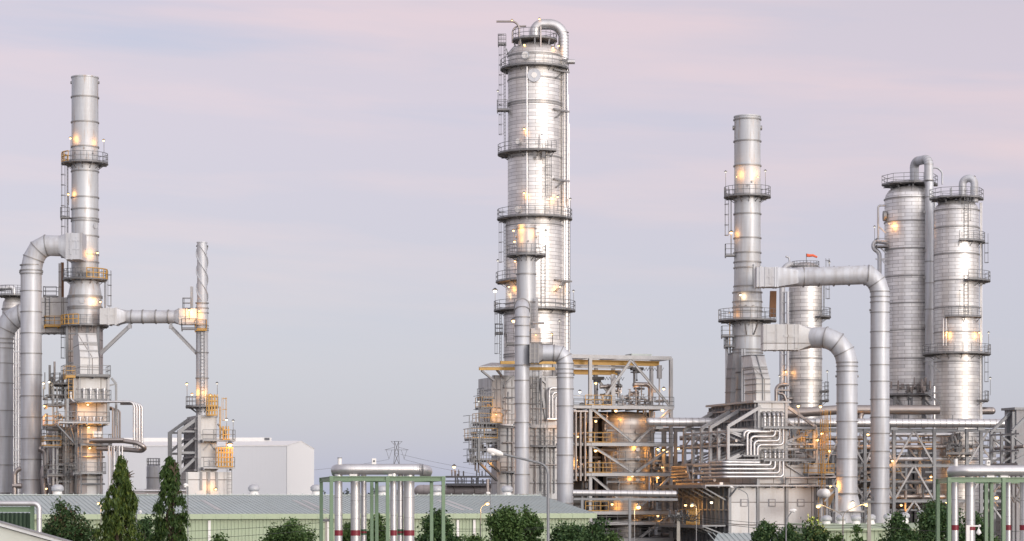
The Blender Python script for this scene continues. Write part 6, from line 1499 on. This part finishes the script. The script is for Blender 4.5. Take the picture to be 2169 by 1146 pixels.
street('lit street lamp arching right in front of the shorter duct cone', 1785, 126, 1100, [(1788,1086),(1800,1079),(1828,1067)], ((1826,1068),(1842,1065),5), True, 1.3, 140)
street('curved unlit street lamp in front of the white furnace panels', 1586, 200, 1060, [(1583,1045),(1570,1038),(1551,1031)], ((1554,1033),(1546,1030),2), False, 1.1)
street('tall thin lamp post with a hooded head right of the second pointed tree', 398, 140, 1032, [(398,1030),(395,1027)], ((399,1029),(389,1027),4.5), False, 1.1)
street('post top lamp with a domed head between the two pointed trees', 289, 120, 1090, [(289,1089),(290,1088)], ((293,1086),(300,1083),4), False, 1.2)
street('lit lamp glowing through the first pointed tree', 214, 150, 1070, [(213,1068),(211,1066)], ((213,1065),(207,1064),3.2), True, .8, 50)
street('thin lamp post left of the white furnace box with a pale round head', 1475, 150, 1078, [(1475,1072),(1470,1069)], ((1470,1069),(1463,1068),3.6), True, .9, 60)
# ---- utility poles and cables
POL = {}
for px, py, Y, lab in ((1437,1086,126,'concrete utility pole with a crossarm and looped cables left of the white furnace box'),(691,1096,126,'grey utility pole half hidden behind the left side of the middle green frame'),(1841,1056,120,'tall pale concrete pole in front of the longer right hand duct')):
    t = Thing('utility_pole', lab, 'utility pole', px, Y); m, z, q = t.m, t.z, t.q; b = MB(); w_ = m(3.6 if px != 691 else 2.4)
    zt = z(py); b.hexa([(-w_*1.2,-w_*1.2,0),(w_*1.2,-w_*1.2,0),(w_*1.2,w_*1.2,0),(-w_*1.2,w_*1.2,0)],[(-w_*.85,-w_*.85,zt),(w_*.85,-w_*.85,zt),(w_*.85,w_*.85,zt),(-w_*.85,w_*.85,zt)]); t.part('shaft', b, M['concrete'])
    b = MB(); hw = m(22) if px == 1437 else m(9); b.box(-hw,hw,-.08-w_,-w_,zt-.22,zt-.1); t.part('crossarm', b, M['rail'])
    for k in range(4 if px == 1437 else 2):
        b = MB(); x = -hw*.85+k*hw*1.7/(3 if px==1437 else 1)
        for j in range(3): b.lathe([(.02,zt-.1+j*.08),(.07,zt-.08+j*.08),(.02,zt-.03+j*.08)],(x,-.04-w_,0),8)
        t.part('insulator', b, M['rail'])
    if px == 1437:
        b = MB()
        for k in range(9): 
            a0 = Vector((random.uniform(-hw,hw),-.2,zt-.1)); a1 = a0+Vector((random.uniform(.4,1.0),0,random.uniform(-.3,.2))); b.tube([a0,a0.lerp(a1,.3)+Vector((0,0,-.25)),a0.lerp(a1,.7)+Vector((0,0,-.25)),a1],.025,6)
        t.part('cable_loop', b, M['cable'])
    POL[px] = t
for i,(xa_,ya_,Ya,xb_,yb_,Yb,sag,lab) in enumerate(((-60,1122,126,691,1106,126,.35,'upper overhead cable along the front of the warehouse wall at left'),(-60,1137,126,691,1120,126,.4,'lower overhead cable along the front of the warehouse wall at left'),(691,1104,126,1437,1088,126,.62,'upper overhead cable from the green frame to the concrete utility pole'),(691,1118,126,1437,1094,126,.45,'lower overhead cable from the green frame to the concrete utility pole'),(1437,1088,126,1841,1112,120,.25,'upper overhead cable from the concrete utility pole towards the right'),(1437,1093,126,1841,1116,120,.3,'middle overhead cable from the concrete utility pole towards the right'),(1437,1098,126,1841,1128,120,.2,'lowest overhead cable from the concrete utility pole towards the right'),(1841,1112,120,2250,1118,118,.3,'overhead cable running right from the tall pale pole behind the bushes'))):
    p, q_ = Vector((wx(xa_,Ya),Ya,wz(ya_,Ya))), Vector((wx(xb_,Yb),Yb,wz(yb_,Yb))); b = MB()
    b.tube([p.lerp(q_,k/20)+Vector((0,0,-4*sag*(k/20)*(1-k/20))) for k in range(21)], .013, 6); o = b.obj('overhead_cable', M['cable']); tag(o, lab, 'cable', 'overhead cables')

# ---- trees
def trunk(t, h, r, limbs, spread, seed, lean=0):
    rr = random.Random(seed); b = MB(); P_ = [Vector((lean*k/5+rr.uniform(-.06,.06)*k, rr.uniform(-.06,.06)*k, h*k/5)) for k in range(6)]
    b.tube(P_, [r*(1-.16*k) for k in range(6)], 8)
    for k in range(limbs):
        f_ = rr.uniform(.3,.95); s_ = P_[0].lerp(P_[-1],f_); a = rr.uniform(0,2*PI); L0 = spread*rr.uniform(.5,1)*(1.1-f_*.5); e_ = s_+Vector((math.cos(a)*L0,math.sin(a)*L0,L0*rr.uniform(.4,1.1))); md = s_.lerp(e_,.5)+Vector((0,0,.1))
        b.tube([s_,md,e_],[r*.4,r*.25,r*.08],6)
    t.part('trunk', b, M['bark'])
def bushy(label, px, Y, top, hw, bot=None, n=9000, mat='leafa', seed=1, ln=.17, wd=.05, name='broadleaf_tree', cat='tree', clumps=70, grp=None, airy=1.0):
    t = Thing(name, label, cat, px, Y, 0, grp); m, z = t.m, t.z; r_ = np.random.default_rng(seed); H = z(top); Wd = m(hw)
    trunk(t, H*.8, .05+H*.018, 9, Wd*.9, seed)
    lo = .30*H if H > 2.2 else .1*H
    # clump centres through the crown, biased outward; lumpy envelope
    cs = []
    while len(cs) < clumps:
        u = r_.uniform(-1,1,3); u[2] = r_.uniform(0,1); d = math.hypot(u[0],u[1])
        env = (1-(abs(u[2]-.38)/.64)**2.2)*(.78+.22*math.sin(3*math.atan2(u[1],u[0])+seed)+.12*math.sin(5*u[2]*3+seed))
        if env > 0 and d < env and d > env*.35*r_.uniform(0,1): cs.append((u[0]*Wd, u[1]*Wd*.9, lo+u[2]*(H-lo)*.97))
    cs = np.array(cs); idx = r_.integers(0,clumps,n); sz = r_.uniform(.55,1.35,clumps)[idx][:,None]
    P = cs[idx]+r_.normal(size=(n,3))*np.array([.30,.30,.22])*sz*max(.55,min(1.15,Wd/2))*airy
    k_ = int(n*.10); tw = r_.integers(0,clumps,k_)                      # shoots poking out of the outline
    out = cs[tw]-np.array([0,0,lo+.3*(H-lo)]); out /= np.linalg.norm(out,axis=1,keepdims=True); P[:k_] = cs[tw]+out*r_.uniform(.2,.75,(k_,1))*min(1,Wd/2)+r_.normal(size=(k_,3))*.06
    P = P[P[:,2] > .15]; P[:,2] = np.minimum(P[:,2], H*1.0+r_.normal(0,.05,len(P)))
    D = r_.normal(size=P.shape); D[:,2] -= .25
    crownobj(leafmesh(P, D, ln, wd, seed), M[mat], t.e); return t
def mast(label, px, Y, top, pxt, prof, n, mat, seed):
    """narrow pointed tree with long leaves hanging in tufts; prof: list of (photo row, half width px)"""
    t = Thing('mast_tree', label, 'tree', px, Y); m, z = t.m, t.z; r_ = np.random.default_rng(seed); H = z(top); lean = m(pxt-px)
    trunk(t, H*.97, .13, 40, .7, seed, lean)
    zs_ = np.array([z(a) for a,_ in prof])[::-1]; ws = np.array([m(b_) for _,b_ in prof])[::-1]; nc = 300
    cz = r_.uniform(.04,1,nc)**.9*H; a = r_.uniform(0,2*PI,nc); cx_ = lean*cz/H
    cw = np.interp(cz, zs_, ws)*(.25+.95*r_.uniform(0,1,nc)**.55)*(.9+.25*np.sin(cz*3.1+2*a+seed))
    cs = np.stack([cx_+np.cos(a)*cw, np.sin(a)*cw, cz+.10], 1); wt = r_.uniform(.2,1.6,nc); wt /= wt.sum(); idx = r_.choice(nc, n, p=wt)
    u = r_.uniform(0,1,n); L_ = (np.interp(cz,[0,H],[.75,.30])*r_.uniform(.6,1.4,nc))[idx]; sp_ = np.interp(cz,[0,H],[.17,.06])[idx]
    fl = 1-.5*u                                                    # each tuft hangs from its twig and narrows downward
    P = cs[idx]+np.stack([r_.normal(size=n)*sp_*fl+np.cos(a[idx])*.12*u, r_.normal(size=n)*sp_*fl+np.sin(a[idx])*.12*u, -u*L_], 1); P = P[P[:,2] > .1]
    D = r_.normal(size=P.shape)*.35; D[:,2] -= 1.0
    crownobj(leafmesh(P, D, .22, .032, seed), M[mat], t.e); return t
mast('taller pointed tree with hanging yellow green leaves, left of its darker twin', 243, 112, 966, 258, [(964,1),(985,6),(1010,16),(1050,28),(1090,34),(1146,40),(1300,43)], 17000, 'leafc', 3)
mast('narrow pointed tree with darker hanging leaves, right of its taller twin', 360, 114, 969, 361, [(966,1),(980,6),(1000,14),(1040,19),(1075,25),(1110,32),(1146,36),(1300,38)], 15000, 'leafd', 5)
bushy('bushy tree with brown pods left of the first pointed tree', 140, 124, 1052, 54, n=15000, mat='leafr', seed=7, clumps=110)
bushy('small leafy tree filling the gap between the pointed trees', 306, 126, 1086, 26, n=5000, seed=8, mat='leafb', clumps=45)
bushy('tiny shrub top showing at the bottom edge right of the pointed trees', 468, 120, 1122, 20, n=2600, seed=9, clumps=30)
bushy('round topped leafy tree in front of the warehouse, left of the middle green frame', 612, 130, 1099, 58, n=13000, seed=10, clumps=100)
bushy('leafy tree seen between the left pipes of the middle green frame', 735, 128, 1099, 20, n=4500, seed=12, clumps=45)
bushy('leafy tree behind the middle posts of the middle green frame', 800, 128, 1088, 26, n=5500, seed=13, clumps=50)
bushy('leafy tree showing behind the right corner of the middle green frame', 925, 124, 1080, 46, n=12000, seed=14, mat='leafb', clumps=90)
bushy('low shrub between the middle green frame and the lit street lamp', 1004, 122, 1117, 22, n=3000, seed=15, clumps=34)
bushy('tall bushy tree with the highest crown left of the long armed lamp post', 1066, 126, 1064, 46, n=13000, seed=16, clumps=95)
bushy('bushy tree touching the left side of the long armed lamp post', 1118, 127, 1072, 42, n=11000, seed=17, clumps=85)
bushy('broad bushy tree right of the long armed lamp post', 1206, 124, 1094, 44, n=11000, seed=18, clumps=85, mat='leafb')
bushy('bushy tree at the right corner of the long warehouse', 1258, 126, 1090, 40, n=10000, seed=19, clumps=80, mat='leafb')
bushy('small rounded bush right of the warehouse corner trees', 1300, 122, 1126, 18, n=3000, seed=20, clumps=30)
bushy('dark bush at the left end of the right hand bush row', 1622, 122, 1101, 36, n=9000, seed=21, clumps=70, mat='leafb')
bushy('dark bush in the middle of the right hand row beneath the hooked lamp', 1672, 121, 1112, 34, n=8000, seed=22, clumps=65, mat='leafb')
bushy('tallest dark bush of the right hand row, in front of the yellow ladder', 1722, 122, 1094, 34, n=9000, seed=23, clumps=70, mat='leafb')
bushy('thin airy shrub in front of the ventilator row at left', 1769, 120, 1104, 16, n=2300, seed=24, clumps=30, mat='leafa', airy=.8)
bushy('thin airy shrub in front of the ventilator row near the pale pole', 1812, 119, 1111, 20, n=2600, seed=25, clumps=34, mat='leafa', airy=.8)
bushy('dark tree left of the right green frame with sloping top', 1905, 121, 1086, 40, n=11000, seed=26, clumps=80, mat='leafb')
bushy('tall dark tree rising behind the left post of the right green frame', 1985, 124, 1060, 58, n=16000, seed=27, clumps=120, mat='leafb')
bushy('dark tree seen between the pipes of the right green frame', 2068, 126, 1070, 34, n=9000, seed=28, clumps=70, mat='leafb')
bushy('low shrub right of the middle post of the right green frame', 2110, 122, 1121, 16, n=2400, seed=29, clumps=28, mat='leafa')
